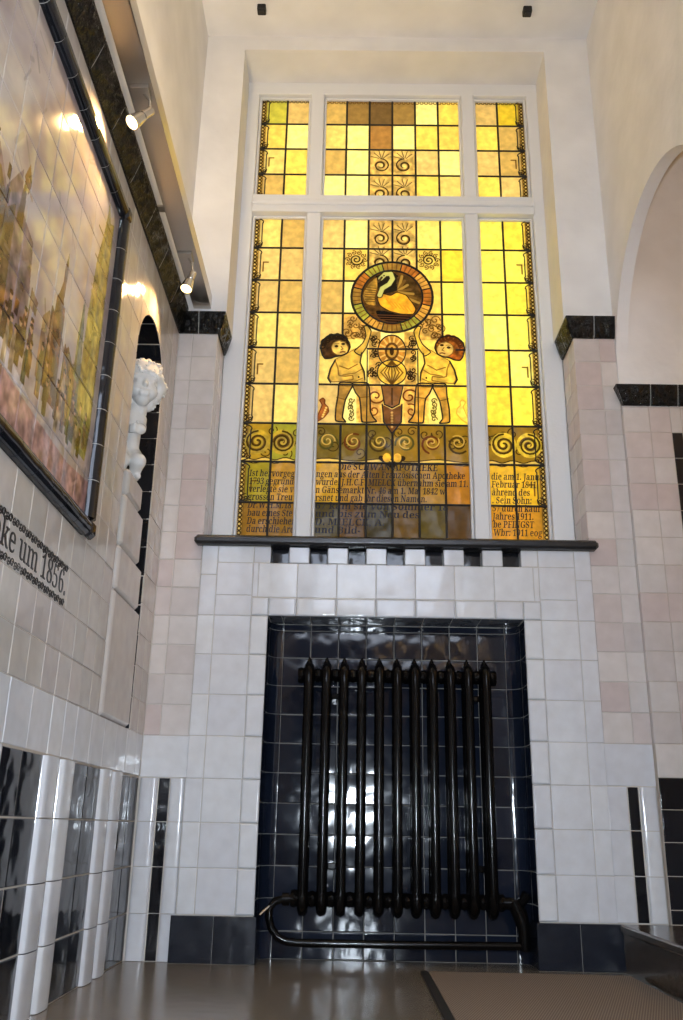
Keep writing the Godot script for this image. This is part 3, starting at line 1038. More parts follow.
	for y in [1.2, 2.271]: part(o, "frame_tile", B.new().box(Vector3(-0.999, y + 0.001, -0.004), Vector3(-0.944, y + 0.055, 0.027), 0.012).mesh(), pick(M.black), pl)


# ------------------------------------------------------------------ stained glass
var cames := []


func window_wall() -> void:
	var w := top("window_1", "tall amber stained glass window in a white frame with swan medallion and cherubs", "window", "structure")
	var ZG := -0.24
	var lights := [[-0.675, -0.412], [-0.345, 0.345], [0.408, 0.674]]
	var hi := [3.325, 3.48, 3.635, 3.79, 3.95]
	var lo := [1.565, 1.755, 1.945, 2.13, 2.325, 2.51, 2.695, 2.87, 3.05, 3.225]
	# white wooden frame
	var b := B.new()
	var f := func(t: B, x0: float, x1: float, y0: float, y1: float, z1: float) -> void: t.box(Vector3(x0, y0, -0.275), Vector3(x1, y1, z1), 0.005)
	f.call(b, -0.765, -0.675, 1.5, 4.03, -0.205); f.call(b, 0.674, 0.765, 1.5, 4.03, -0.205)
	f.call(b, -0.76, 0.76, 3.951, 4.028, -0.2035); f.call(b, -0.76, 0.76, 1.5, 1.564, -0.2035)
	part(w, "outer_frame", b.mesh(), M.paint)
	b = B.new()
	f.call(b, -0.412, -0.345, 1.56, 3.96, -0.2); f.call(b, 0.345, 0.408, 1.56, 3.96, -0.2)
	part(w, "mullions", b.mesh(), M.paint)
	b = B.new()
	f.call(b, -0.68, 0.68, 3.225, 3.325, -0.19)
	b.box(Vector3(-0.68, 3.262, -0.2), Vector3(0.68, 3.29, -0.178), 0.008)
	part(w, "transom", b.mesh(), M.paint)
	b = B.new()
	for l in lights:
		for t in [[hi[0], hi[-1]], [lo[0], lo[-1]]]:
			for k in [[l[0], l[0] + 0.012, t[0], t[1]], [l[1] - 0.012, l[1], t[0], t[1]], [l[0], l[1], t[0], t[0] + 0.012], [l[0], l[1], t[1] - 0.012, t[1]]]:
				b.box(Vector3(k[0], k[2], -0.25), Vector3(k[1], k[3], -0.222 if k[1] - k[0] < 0.02 else -0.2235), 0.005)
	part(w, "glazing_beads", b.mesh(), M.paint)
	# the painting on the glass
	var P := Painter.new(-0.70, 3.98, 1.40, 2.44, 620.0)
	paint_glass(P, lights, hi, lo)
	var m := std(Color.WHITE, 0.22)
	m.albedo_texture = P.tex()
	m.backlight_enabled = true
	m.backlight = Color(1, 1, 1)
	m.normal_enabled = true
	m.normal_texture = noise(256, 0.03, 61, 3, 5.0)
	m.normal_scale = 0.25
	var uvs := Vector4(-0.70, 3.98, 1.40, 2.44)
	var disc := PackedVector2Array()
	for i in 40: disc.append(Vector2(-0.002, 2.787) + Vector2.from_angle(TAU * i / 40.0) * 0.19)
	for li in 3:
		var l: Array = lights[li]
		var xs := []
		if li == 1:
			for k in 7: xs.append(lerpf(l[0], l[1], k / 6.0))
		elif li == 0: xs = [l[0], l[0] + 0.04, lerpf(l[0], l[1], 0.54), l[1]]
		else: xs = [l[0], lerpf(l[0], l[1], 0.46), l[1] - 0.04, l[1]]
		for t in [hi, lo]:
			for i in xs.size() - 1:
				for j in t.size() - 1:
					var r := PackedVector2Array([Vector2(xs[i], t[j]), Vector2(xs[i + 1], t[j]), Vector2(xs[i + 1], t[j + 1]), Vector2(xs[i], t[j + 1])])
					var qs := [r]
					if li == 1 and t == lo and t[j + 1] > 2.59 and t[j] < 2.98: qs = Geometry2D.clip_polygons(r, disc)
					for q in qs: part(w, "pane", B.new().poly(q, ZG - 0.002, ZG + 0.002, uvs).mesh(), m)
			# lead: the grid
			for i in range(1, xs.size() - 1):
				if (li == 0 and i == 1) or (li == 2 and i == 2): continue
				if li == 1 and t == lo and (i == 3 or i == 2 or i == 4):
					var dy := sqrt(maxf(0.0, 0.19 * 0.19 - pow(xs[i] + 0.002, 2)))
					came([Vector2(xs[i], 2.787 + dy), Vector2(xs[i], t[-1])])
					if i == 3: came([Vector2(xs[i], t[0]), Vector2(xs[i], 2.09)])
					else:
						came([Vector2(xs[i], t[0]), Vector2(xs[i], 2.13)])
						came([Vector2(xs[i], 2.13), Vector2(xs[i], 2.5)], 0.006)
				elif li == 1 and t == lo:
					came([Vector2(xs[i], t[0]), Vector2(xs[i], 2.13)])
					came([Vector2(xs[i], 2.58), Vector2(xs[i], t[-1])])
				else: came([Vector2(xs[i], t[0]), Vector2(xs[i], t[-1])])
			for j in range(1, t.size() - 1):
				if li == 1 and t == lo and absf(t[j] - 2.787) < 0.19:
					var dx := sqrt(0.19 * 0.19 - pow(t[j] - 2.787, 2))
					came([Vector2(l[0], t[j]), Vector2(-0.002 - dx, t[j])])
					came([Vector2(-0.002 + dx, t[j]), Vector2(l[1], t[j])])
				elif li == 1 and t == lo and absf(t[j] - 2.51) < 0.01:
					came([Vector2(l[0], t[j]), Vector2(-0.325, t[j])])
					came([Vector2(0.29, t[j]), Vector2(l[1], t[j])])
					came([Vector2(-0.115, t[j]), Vector2(0.115, t[j])])
				else: came([Vector2(l[0], t[j]), Vector2(l[1], t[j])])
			if li != 1:
				for j in t.size() - 1:      # rounded corners against the beaded border
					if t == lo and j == 0: continue
					var xo: float = l[0] if li == 0 else l[1]
					var s := 1.0 if li == 0 else -1.0
					var p := []
					for k in 6: p.append(Vector2(xo + s * (0.048 - 0.04 * pow(1.0 - k / 5.0, 1.6) + 0.012 * sin(PI * k / 5.0)), t[j] + 0.035 * k / 5.0))
					for k in 6: p.append(Vector2(xo + s * (0.048 - 0.04 * pow(k / 5.0, 1.6) + 0.012 * sin(PI * k / 5.0)), t[j + 1] - 0.035 + 0.035 * k / 5.0))
					came(p, 0.006)
	# medallion: disc, ring pieces, lead rings
	var inner := PackedVector2Array()
	for i in 40: inner.append(Vector2(-0.002, 2.787) + Vector2.from_angle(TAU * i / 40.0) * 0.143)
	part(w, "medallion_pane", B.new().poly(inner, ZG - 0.002, ZG + 0.002, uvs).mesh(), m)
	for k in 12:
		var p := PackedVector2Array()
		for i in 5: p.append(Vector2(-0.002, 2.787) + Vector2.from_angle(TAU * (k + 0.5 + i / 4.0) / 12.0) * 0.19)
		for i in 5: p.append(Vector2(-0.002, 2.787) + Vector2.from_angle(TAU * (k + 0.5 + (4 - i) / 4.0) / 12.0) * 0.143)
		part(w, "medallion_pane", B.new().poly(p, ZG - 0.002, ZG + 0.002, uvs).mesh(), m)
		var d := Vector2.from_angle(TAU * (k + 0.5) / 12.0)
		came([Vector2(-0.002, 2.787) + d * 0.143, Vector2(-0.002, 2.787) + d * 0.19], 0.006)
	came(Array(disc), 0.012, true)
	came(Array(inner), 0.009, true)
	b = B.new()
	for c in cames: b.strip(PackedVector2Array(c[0]), c[1], ZG + 0.0015, ZG + 0.006, c[2])
	part(w, "lead_came", b.mesh(), M.lead)
	# the dedication, written across the three lights
	var pl := back(ZG + 0.0022)
	var L := ["Ist hervorgega", "1793 gegründet", "verlegte sie vo", "grossen Treu", "Dr.W.H.M.18", "bau eines Ste", "Da erschiehen", "durch die Archi"]
	var C := ["ngen aus der Alten Französischen Apotheke", "wurde. J.H.C.F. MIELCK übernahm sie am 11.", "n Gänsemarkt Nr. 46 am 1. Mai 1842 w", "rsnet und gab ihr diesen Namen.", "67 kam sie von Sommer 18", "und bis zum Neu des", "D. MIELCK, A.", "und Bild-"]
	var R := ["die am 1. Januar", "Februar 1841.", "ährend des", ". Sein Sohn:", "57 durch kauf", "Jahres 1911.", "be PFINGST", "Wbr: 1911 eog"]
	for k in 8:
		var y := 1.864 - 0.0365 * k
		text(w, L[k], 0.043, -0.625, y, pl, M.lead, HORIZONTAL_ALIGNMENT_LEFT, 0.68, true, 0.001)
		text(w, C[k], 0.043, -0.335, y, pl, M.lead, HORIZONTAL_ALIGNMENT_LEFT, 0.68 if k < 4 else 1.0, true, 0.001)
		text(w, R[k], 0.043, 0.425, y, pl, M.lead, HORIZONTAL_ALIGNMENT_LEFT, 0.68, true, 0.001)
	text(w, "Die SCHWAN-APOTHEKE", 0.043, -0.24, 1.9, pl, M.lead, HORIZONTAL_ALIGNMENT_LEFT, 0.8, true, 0.001)


func came(p: Array, wd := 0.0105, closed := false) -> void:
	cames.append([p, wd, closed])


func paint_glass(P: Painter, lights: Array, hi: Array, lo: Array) -> void:
	var ink := c8(60, 44, 20)
	var brown := c8(120, 88, 36)
	var R := RandomNumberGenerator.new()
	R.seed = 5
	var pale := [c8(250, 230, 144), c8(247, 222, 124), c8(252, 235, 164), c8(244, 216, 122)]
	var tan_ := [c8(228, 202, 136), c8(235, 210, 142), c8(222, 194, 122), c8(240, 218, 140)]
	var sun := [c8(255, 234, 128), c8(255, 229, 108), c8(255, 238, 146), c8(252, 223, 96)]
	P.im.fill(c8(220, 190, 110))
	for li in 3:
		var l: Array = lights[li]
		var nx := 6 if li == 1 else 2
		for t in [hi, lo]:
			for i in nx:
				for j in t.size() - 1:
					var a := i / float(nx)
					var c2 := (i + 1) / float(nx)
					if li == 0: a = [0.0, 0.54][i]; c2 = [0.54, 1.0][i]
					if li == 2: a = [0.0, 0.46][i]; c2 = [0.46, 1.0][i]
					var set_: Array = pale
					if t == lo: set_ = tan_ if li == 0 or (li == 1 and i < 1) else (sun if li == 2 or (li == 1 and i > 4) else pale)
					var c: Color = set_[R.randi() % 4]
					if t == hi and R.randf() < 0.25: c = tan_[R.randi() % 4]
					if t == hi and li == 1 and j == 3 and i in [1, 2, 3]: c = [c8(180, 150, 86), c8(150, 122, 70), c8(188, 158, 92)][i - 1]
					if t == hi and li == 1 and j == 2 and i == 2: c = c8(196, 156, 88)
					if t == hi and li == 0 and j == 3 and i == 0: c = c8(214, 204, 96)
					if t == hi and li == 2 and j == 3 and i == 1: c = c8(230, 206, 74)
					if t == lo:
						if j == 2: c = [c8(196, 166, 58), c8(178, 146, 46), c8(214, 176, 64), c8(186, 178, 70)][R.randi() % 4]
						if j == 2 and li == 1 and i < 3: c = c8(150, 128, 44)
						if j == 1: c = [c8(196, 160, 58), c8(204, 168, 62), c8(182, 166, 60)][R.randi() % 3] if li != 1 else [c8(206, 172, 60), c8(186, 150, 52), c8(142, 112, 44), c8(160, 130, 50), c8(182, 148, 56), c8(194, 148, 52)][i]
						if j == 0: c = [c8(172, 136, 52), c8(164, 130, 48)][i] if li == 0 else ([c8(104, 90, 40), c8(122, 92, 40), c8(90, 78, 36), c8(128, 102, 44), c8(120, 104, 42), c8(116, 88, 36)][i] if li == 1 else c8(212, 168, 58))
						if j == 1 and li == 2: c = c8(230, 196, 66)
					P.rect(lerpf(l[0], l[1], a), t[j], lerpf(l[0], l[1], c2), t[j + 1], c.lightened(0.03) if t == hi or j > 2 else c, 0.1)
		# beaded border down the outer edge of the side lights
		if li != 1:
			var xo: float = l[0] if li == 0 else l[1]
			var s := 1.0 if li == 0 else -1.0
			for t in [hi, lo]:
				P.rect(minf(xo, xo + s * 0.036), t[0], maxf(xo, xo + s * 0.036), t[-1], c8(206, 170, 76), 0.3)
				var y: float = t[0] + 0.012
				while y < t[-1]:
					P.ring(xo + s * 0.021, y, 0.008, 0.004, ink)
					P.ell(xo + s * 0.021, y, 0.004, 0.004, c8(240, 220, 140))
					y += 0.02
				P.line([Vector2(xo + s * 0.034, t[0]), Vector2(xo + s * 0.034, t[-1])], 0.003, brown)
				for j in t.size() - 1:
					P.spiral(xo + s * 0.04, t[j] + 0.02, 0.02, 1.3, PI / 2, s, 0.004, ink)
					if j % 3 == 1:
						P.line([Vector2(xo + s * 0.062, t[j] + 0.05), Vector2(xo + s * 0.062, t[j] + 0.1), Vector2(xo + s * 0.085, t[j] + 0.1)], 0.006, brown)
			for x in range(int(l[0] * 1000) + 12, int(l[1] * 1000), 20): P.ring(x / 1000.0, hi[-1] - 0.016, 0.007, 0.0035, ink)
	for k in 30: P.ring(-0.33 + 0.0228 * k, hi[-1] - 0.018, 0.008, 0.0035, brown)
	# climbing ornament in the middle: leaves and coupled spirals
	for row in [[3.56, 0.075], [3.39, 0.09], [3.13, 0.085], [2.995, 0.06]]:
		for s in [-1.0, 1.0]:
			var cx: float = s * 0.057
			var y: float = row[0]
			P.rect(cx - 0.056, y - row[1], cx + 0.056, y + row[1], c8(226, 196, 122), 0.3)
			P.spiral(cx, y - 0.02, 0.042, 1.6, PI / 2, s, 0.006, ink)
			P.spiral(cx, y - 0.02, 0.03, 1.2, PI, s, 0.004, brown)
			P.ell(cx, y - 0.02, 0.011, 0.011, c8(244, 226, 150))
			for q in 5:
				var ta := 0.5 + 0.53 * q
				P.ell(cx + cos(ta) * 0.032, y + 0.018 + sin(ta) * 0.034, 0.024, 0.007, c8(238, 212, 140), 1.0, 0.1, ta)
				P.line([Vector2(cx + cos(ta) * 0.012, y + 0.018 + sin(ta) * 0.012), Vector2(cx + cos(ta + 0.2) * 0.052, y + 0.018 + sin(ta + 0.2) * 0.052)], 0.0035, ink, 0.8)
	for s in [-1.0, 1.0]:       # rosettes beside the medallion
		var c := Vector2(s * 0.172, 2.99)
		for k in 10: P.spiral(c.x + 0.04 * cos(TAU * k / 10), c.y + 0.04 * sin(TAU * k / 10), 0.013, 1.2, TAU * k / 10, s, 0.004, brown)
		P.spiral(c.x, c.y, 0.032, 1.8, 0.0, s, 0.006, ink)
		# leaf work under the medallion
		P.rect(minf(s * 0.235, s * 0.1), 2.56, maxf(s * 0.235, s * 0.1), 2.69, c8(224, 188, 108), 0.3)
		for k in 14: P.spiral(s * R.randf_range(0.12, 0.225), R.randf_range(2.575, 2.68), R.randf_range(0.012, 0.024), 1.2, R.randf() * TAU, s, 0.004, brown)
		P.rect(minf(s * 0.108, s * 0.055), 2.33, maxf(s * 0.108, s * 0.055), 2.6, c8(222, 186, 104), 0.3)
		for k in 16: P.spiral(s * R.randf_range(0.06, 0.1), R.randf_range(2.35, 2.59), 0.015, 1.2, R.randf() * TAU, s, 0.004, ink)
		P.rect(minf(s * 0.16, s * 0.05), 2.14, maxf(s * 0.16, s * 0.05), 2.32, c8(236, 196, 112), 0.3)
		P.spiral(s * 0.075, 2.27, 0.04, 1.3, 0.0, s, 0.007, c8(128, 72, 30))
		P.spiral(s * 0.085, 2.2, 0.035, 1.2, 2.0, -s, 0.006, c8(140, 80, 34))
		for k in 6: P.spiral(s * 0.185, 2.16 + 0.018 * k, 0.014, 1.1, k * 1.3, s, 0.004, c8(104, 86, 30))
	# pomegranate and chalice
	P.ell(-0.003, 2.5, 0.064, 0.082, c8(210, 160, 74))
	for k in 14:
		var d := Vector2.from_angle(TAU * k / 14.0)
		P.line([Vector2(-0.003 + d.x * 0.034, 2.5 + d.y * 0.046), Vector2(-0.003 + d.x * 0.058, 2.5 + d.y * 0.075)], 0.008, c8(246, 214, 130))
	P.ell(-0.003, 2.5, 0.032, 0.045, c8(120, 84, 36))
	P.ell(-0.003, 2.5, 0.022, 0.033, c8(220, 180, 84))
	P.ell(-0.003, 2.5, 0.01, 0.022, c8(90, 60, 26))
	P.ell(-0.003, 2.39, 0.066, 0.064, c8(240, 206, 96))
	for k in 7: P.line([Vector2(-0.003, 2.452), Vector2(-0.053 + 0.0167 * k, 2.39), Vector2(-0.003, 2.328)], 0.005, c8(126, 92, 32))
	P.poly(V2([-0.050, 2.323, 0.048, 2.324, 0.029, 2.230, -0.002, 2.212, -0.036, 2.229]), c8(168, 124, 66))
	P.line(V2([-0.002, 2.31, -0.002, 2.23]), 0.008, c8(110, 76, 34))
	P.poly(V2([-0.046, 2.229, -0.002, 2.205, 0.042, 2.230, 0.039, 2.144, -0.002, 2.087, -0.039, 2.143]), c8(150, 106, 56))
	for k in 6: P.ell(-0.002, 2.19 - 0.014 * k, 0.006, 0.006, c8(236, 200, 120))
	came(V2([-0.050, 2.323, -0.036, 2.229, -0.002, 2.212, 0.029, 2.230, 0.048, 2.324]), 0.006)
	came(V2([-0.046, 2.229, -0.039, 2.143, -0.002, 2.087, 0.039, 2.144, 0.042, 2.230]), 0.007)
	for q in [[2.5, 0.064, 0.082], [2.39, 0.066, 0.064]]:
		var e := []
		for i in 24: e.append(Vector2(-0.003 + q[1] * cos(TAU * i / 24), q[0] + q[2] * sin(TAU * i / 24)))
		came(e, 0.006, true)
	# two cherubs who lift the medallion
	var hair := curvy([-0.329, 2.509, -0.325, 2.546, -0.299, 2.574, -0.261, 2.583, -0.223, 2.575, -0.199, 2.544, -0.193, 2.517, -0.206, 2.486, -0.232, 2.473, -0.261, 2.468, -0.280, 2.458, -0.307, 2.455, -0.320, 2.473])
	var face := curvy([-0.281, 2.516, -0.271, 2.540, -0.244, 2.553, -0.217, 2.544, -0.201, 2.517, -0.205, 2.490, -0.227, 2.473, -0.254, 2.477, -0.274, 2.492])
	var arm := curvy([-0.178, 2.496, -0.137, 2.536, -0.121, 2.576, -0.127, 2.610, -0.132, 2.628, -0.116, 2.632, -0.097, 2.604, -0.105, 2.567, -0.118, 2.518, -0.146, 2.472])
	var torso := curvy([-0.266, 2.452, -0.216, 2.478, -0.166, 2.514, -0.136, 2.492, -0.149, 2.439, -0.132, 2.391, -0.124, 2.35, -0.128, 2.318, -0.236, 2.318, -0.241, 2.372, -0.247, 2.402])
	var bent := curvy([-0.261, 2.449, -0.279, 2.407, -0.288, 2.359, -0.275, 2.338, -0.240, 2.341, -0.203, 2.348, -0.177, 2.352, -0.180, 2.374, -0.214, 2.368, -0.245, 2.372, -0.247, 2.408])
	var leg1 := curvy([-0.242, 2.338, -0.172, 2.336, -0.212, 2.249, -0.219, 2.202, -0.224, 2.162, -0.205, 2.139, -0.255, 2.143, -0.253, 2.213, -0.244, 2.272])
	var leg2 := curvy([-0.186, 2.336, -0.108, 2.338, -0.100, 2.262, -0.099, 2.193, -0.086, 2.164, -0.067, 2.143, -0.138, 2.138, -0.141, 2.204, -0.147, 2.261, -0.166, 2.285])
	for s in 2:
		var q := func(p: Array) -> Array: return p if s == 0 else mir(p)
		var flesh := c8(228, 196, 104) if s == 0 else c8(242, 208, 100)
		var shade := c8(150, 116, 52)
		for l in [leg1, leg2]:
			P.poly(q.call(l), c8(196, 160, 82) if s == 0 else c8(224, 182, 84))
			P.line(q.call(l), 0.005, shade, 0.9, true)
		P.line(q.call(V2([-0.25, 2.262, -0.215, 2.252])), 0.005, shade)
		P.line(q.call(V2([-0.147, 2.262, -0.102, 2.268])), 0.005, shade)
		for l in [torso, arm]:
			P.poly(q.call(l), flesh)
			P.line(q.call(l), 0.004, shade, 0.8, true)
		P.line(q.call(V2([-0.24, 2.42, -0.2, 2.405, -0.16, 2.43])), 0.005, shade)
		P.line(q.call(V2([-0.225, 2.375, -0.17, 2.385, -0.14, 2.405])), 0.004, shade)
		P.ell(q.call([Vector2(-0.153, 2.365)])[0].x, 2.365, 0.004, 0.005, ink)
		P.line(q.call(V2([-0.205, 2.34, -0.165, 2.345, -0.135, 2.36])), 0.004, shade)
		P.poly(q.call(bent), flesh)
		P.line(q.call(bent), 0.005, shade, 0.9, true)
		P.poly(q.call(hair), c8(92, 62, 30) if s == 0 else c8(176, 112, 40), 1.0, 0.6)
		for k in 16:
			var h: Vector2 = q.call(hair)[k % hair.size()].lerp(q.call(face)[k % face.size()], R.randf_range(0.1, 0.35))
			P.ring(h.x, h.y, 0.011, 0.005, c8(56, 38, 18) if s == 0 else c8(120, 70, 26))
		P.poly(q.call(face), c8(238, 208, 124))
		P.line(q.call(face), 0.004, shade, 0.9, true)
		for e in V2([-0.257, 2.522, -0.226, 2.534]):
			var h: Vector2 = q.call([e])[0]
			P.ell(h.x, h.y, 0.009, 0.006, c8(70, 48, 22))
			P.line([h + Vector2(-0.012, 0.012), h + Vector2(0.012, 0.013)], 0.003, shade)
		P.line(q.call(V2([-0.236, 2.522, -0.226, 2.508, -0.236, 2.504])), 0.004, shade)
		P.line(q.call(V2([-0.238, 2.491, -0.226, 2.494, -0.217, 2.492])), 0.006, c8(120, 70, 36))
		came(q.call(hair), 0.007, true)
		came(q.call(arm), 0.005, true)
		came(q.call(V2([-0.261, 2.449, -0.281, 2.407, -0.292, 2.357, -0.278, 2.333])), 0.008)
		came(q.call(V2([-0.141, 2.487, -0.147, 2.439, -0.128, 2.391, -0.125, 2.35])), 0.007)
		came(q.call(leg1), 0.007, true)
		came(q.call(leg2), 0.007, true)
	# birds at their feet
	var bird := curvy([-0.328, 2.247, -0.312, 2.259, -0.302, 2.248, -0.304, 2.230, -0.288, 2.213, -0.284, 2.190, -0.305, 2.161, -0.335, 2.140, -0.341, 2.154, -0.324, 2.195, -0.314, 2.224])
	P.poly(bird, c8(186, 122, 56))
	P.line(bird, 0.004, c8(120, 66, 28), 1.0, true)
	for k in 5: P.ell(-0.312 + 0.004 * k, 2.165 + 0.011 * k, 0.005, 0.005, c8(250, 224, 140))
	bird = mir(bird)
	P.poly(bird, c8(252, 232, 120))
	P.line(bird, 0.004, c8(222, 176, 70), 1.0, true)
	# swan
	P.ell(-0.002, 2.787, 0.19, 0.19, c8(206, 160, 74))
	for k in 12:
		var a0 := TAU * (k + 0.5) / 12.0
		var p := []
		for i in 5: p.append(Vector2(-0.002, 2.787) + Vector2.from_angle(a0 + TAU / 12.0 * i / 4.0) * 0.19)
		for i in 5: p.append(Vector2(-0.002, 2.787) + Vector2.from_angle(a0 + TAU / 12.0 * (4 - i) / 4.0) * 0.143)
		P.poly(p, [c8(226, 186, 96), c8(206, 146, 60), c8(186, 152, 70), c8(196, 190, 86)][(k + k / 4) % 4])
		for i in 3: P.line([Vector2(-0.002, 2.787) + Vector2.from_angle(a0 + 0.13 * (i + 1)) * 0.15, Vector2(-0.002, 2.787) + Vector2.from_angle(a0 + 0.13 * (i + 1)) * 0.182], 0.005, c8(138, 100, 48))
	P.ell(-0.002, 2.787, 0.143, 0.143, c8(120, 86, 34), 1.0, 0.5)
	P.poly(V2([-0.08, 2.9, 0.0, 2.925, 0.03, 2.9, 0.02, 2.82, -0.05, 2.8, -0.07, 2.84]), c8(46, 38, 20))
	var w1 := curvy([-0.113, 2.854, -0.073, 2.897, -0.070, 2.847, -0.084, 2.779, -0.076, 2.738, -0.123, 2.746, -0.141, 2.795])
	var w2 := curvy([0.017, 2.890, 0.043, 2.912, 0.086, 2.891, 0.122, 2.832, 0.135, 2.766, 0.114, 2.732, 0.071, 2.790, 0.024, 2.819])
	P.poly(w1, c8(196, 160, 70), 1.0, 0.4)
	P.poly(w2, c8(112, 84, 36), 1.0, 0.4)
	for k in 7:
		P.line([Vector2(0.03, 2.835 - 0.006 * k), Vector2(0.045 + 0.013 * k, 2.9 - 0.024 * k)], 0.013, [c8(206, 172, 84), c8(150, 116, 52)][k % 2])
		P.line([Vector2(-0.078, 2.76 + 0.012 * k), Vector2(-0.128, 2.76 + 0.013 * k)], 0.004, c8(120, 92, 40))
	P.poly(curvy([-0.080, 2.713, -0.030, 2.710, 0.042, 2.690, 0.099, 2.691, 0.063, 2.658, -0.008, 2.649, -0.065, 2.672]), c8(28, 24, 14))
	for k in 5: P.line([Vector2(-0.1 + 0.01 * k, 2.69 - 0.012 * k), Vector2(0.1 - 0.012 * k, 2.685 - 0.012 * k)], 0.004, c8(150, 92, 40))
	var body := curvy([-0.073, 2.780, -0.044, 2.805, -0.008, 2.793, 0.021, 2.814, 0.064, 2.798, 0.092, 2.757, 0.110, 2.724, 0.099, 2.695, 0.042, 2.694, -0.015, 2.710, -0.058, 2.738])
	P.poly(body, c8(246, 196, 70))
	for k in 6: P.line([Vector2(-0.03 + 0.02 * k, 2.775 - 0.008 * k), Vector2(0.0 + 0.018 * k, 2.735 - 0.006 * k)], 0.004, c8(220, 164, 54))
	P.line(body, 0.004, ink, 1.0, true)
	var neck := V2([-0.060, 2.795, -0.048, 2.832, -0.015, 2.856, 0.001, 2.886, -0.008, 2.913, -0.034, 2.911, -0.056, 2.886])
	P.line(neck, 0.03, ink)
	P.line(neck, 0.022, c8(220, 214, 140))
	P.line(V2([-0.05, 2.893, -0.066, 2.868]), 0.01, c8(90, 70, 40))
	P.ell(-0.04, 2.902, 0.004, 0.004, ink)
	# scrolled band and ribbon above the lettering
	for li in 3:
		var l: Array = lights[li]
		for k in 12:
			var x := lerpf(l[0], l[1], (k + 0.5) / 12.0)
			P.spiral(x, R.randf_range(1.985, 2.1), R.randf_range(0.02, 0.032), 1.2, R.randf() * TAU, 1.0 if k % 2 else -1.0, 0.0045, c8(92, 72, 24))
		if li != 1:
			for s in [0.3, 0.72]:
				var x := lerpf(l[0], l[1], s)
				P.ell(x, 2.04, 0.056, 0.06, c8(204, 178, 70) if li == 0 else c8(232, 206, 80))
				P.spiral(x, 2.04, 0.052, 2.0, PI / 2, 1.0 if s < 0.5 else -1.0, 0.008, c8(84, 66, 22))
				P.spiral(x, 2.04, 0.042, 1.6, PI, 1.0 if s < 0.5 else -1.0, 0.005, brown)
		else:
			for k in 6:
				var x := lerpf(l[0], l[1], (k + 0.5) / 6.0)
				P.spiral(x, 2.04, 0.046, 1.7, k * 1.1, 1.0 if k < 3 else -1.0, 0.009, [c8(106, 100, 36), c8(126, 72, 28), c8(90, 70, 24)][k % 3])
				P.spiral(x, 2.05, 0.034, 1.4, k * 1.7, 1.0 if k < 3 else -1.0, 0.006, c8(226, 196, 96))
		var rib := []
		for k in 21: rib.append(Vector2(lerpf(l[0], l[1], k / 20.0), 1.952 + 0.006 * sin(k * 0.9)))
		P.line(rib, 0.02, ink)
		P.line(rib, 0.012, c8(240, 212, 120))
		P.line(V2([-0.05, 1.97, -0.002, 1.935, 0.045, 1.97]), 0.022, ink)
		for x in [-0.025, 0.021]: P.ell(x, 1.972, 0.018, 0.022, c8(236, 196, 84))


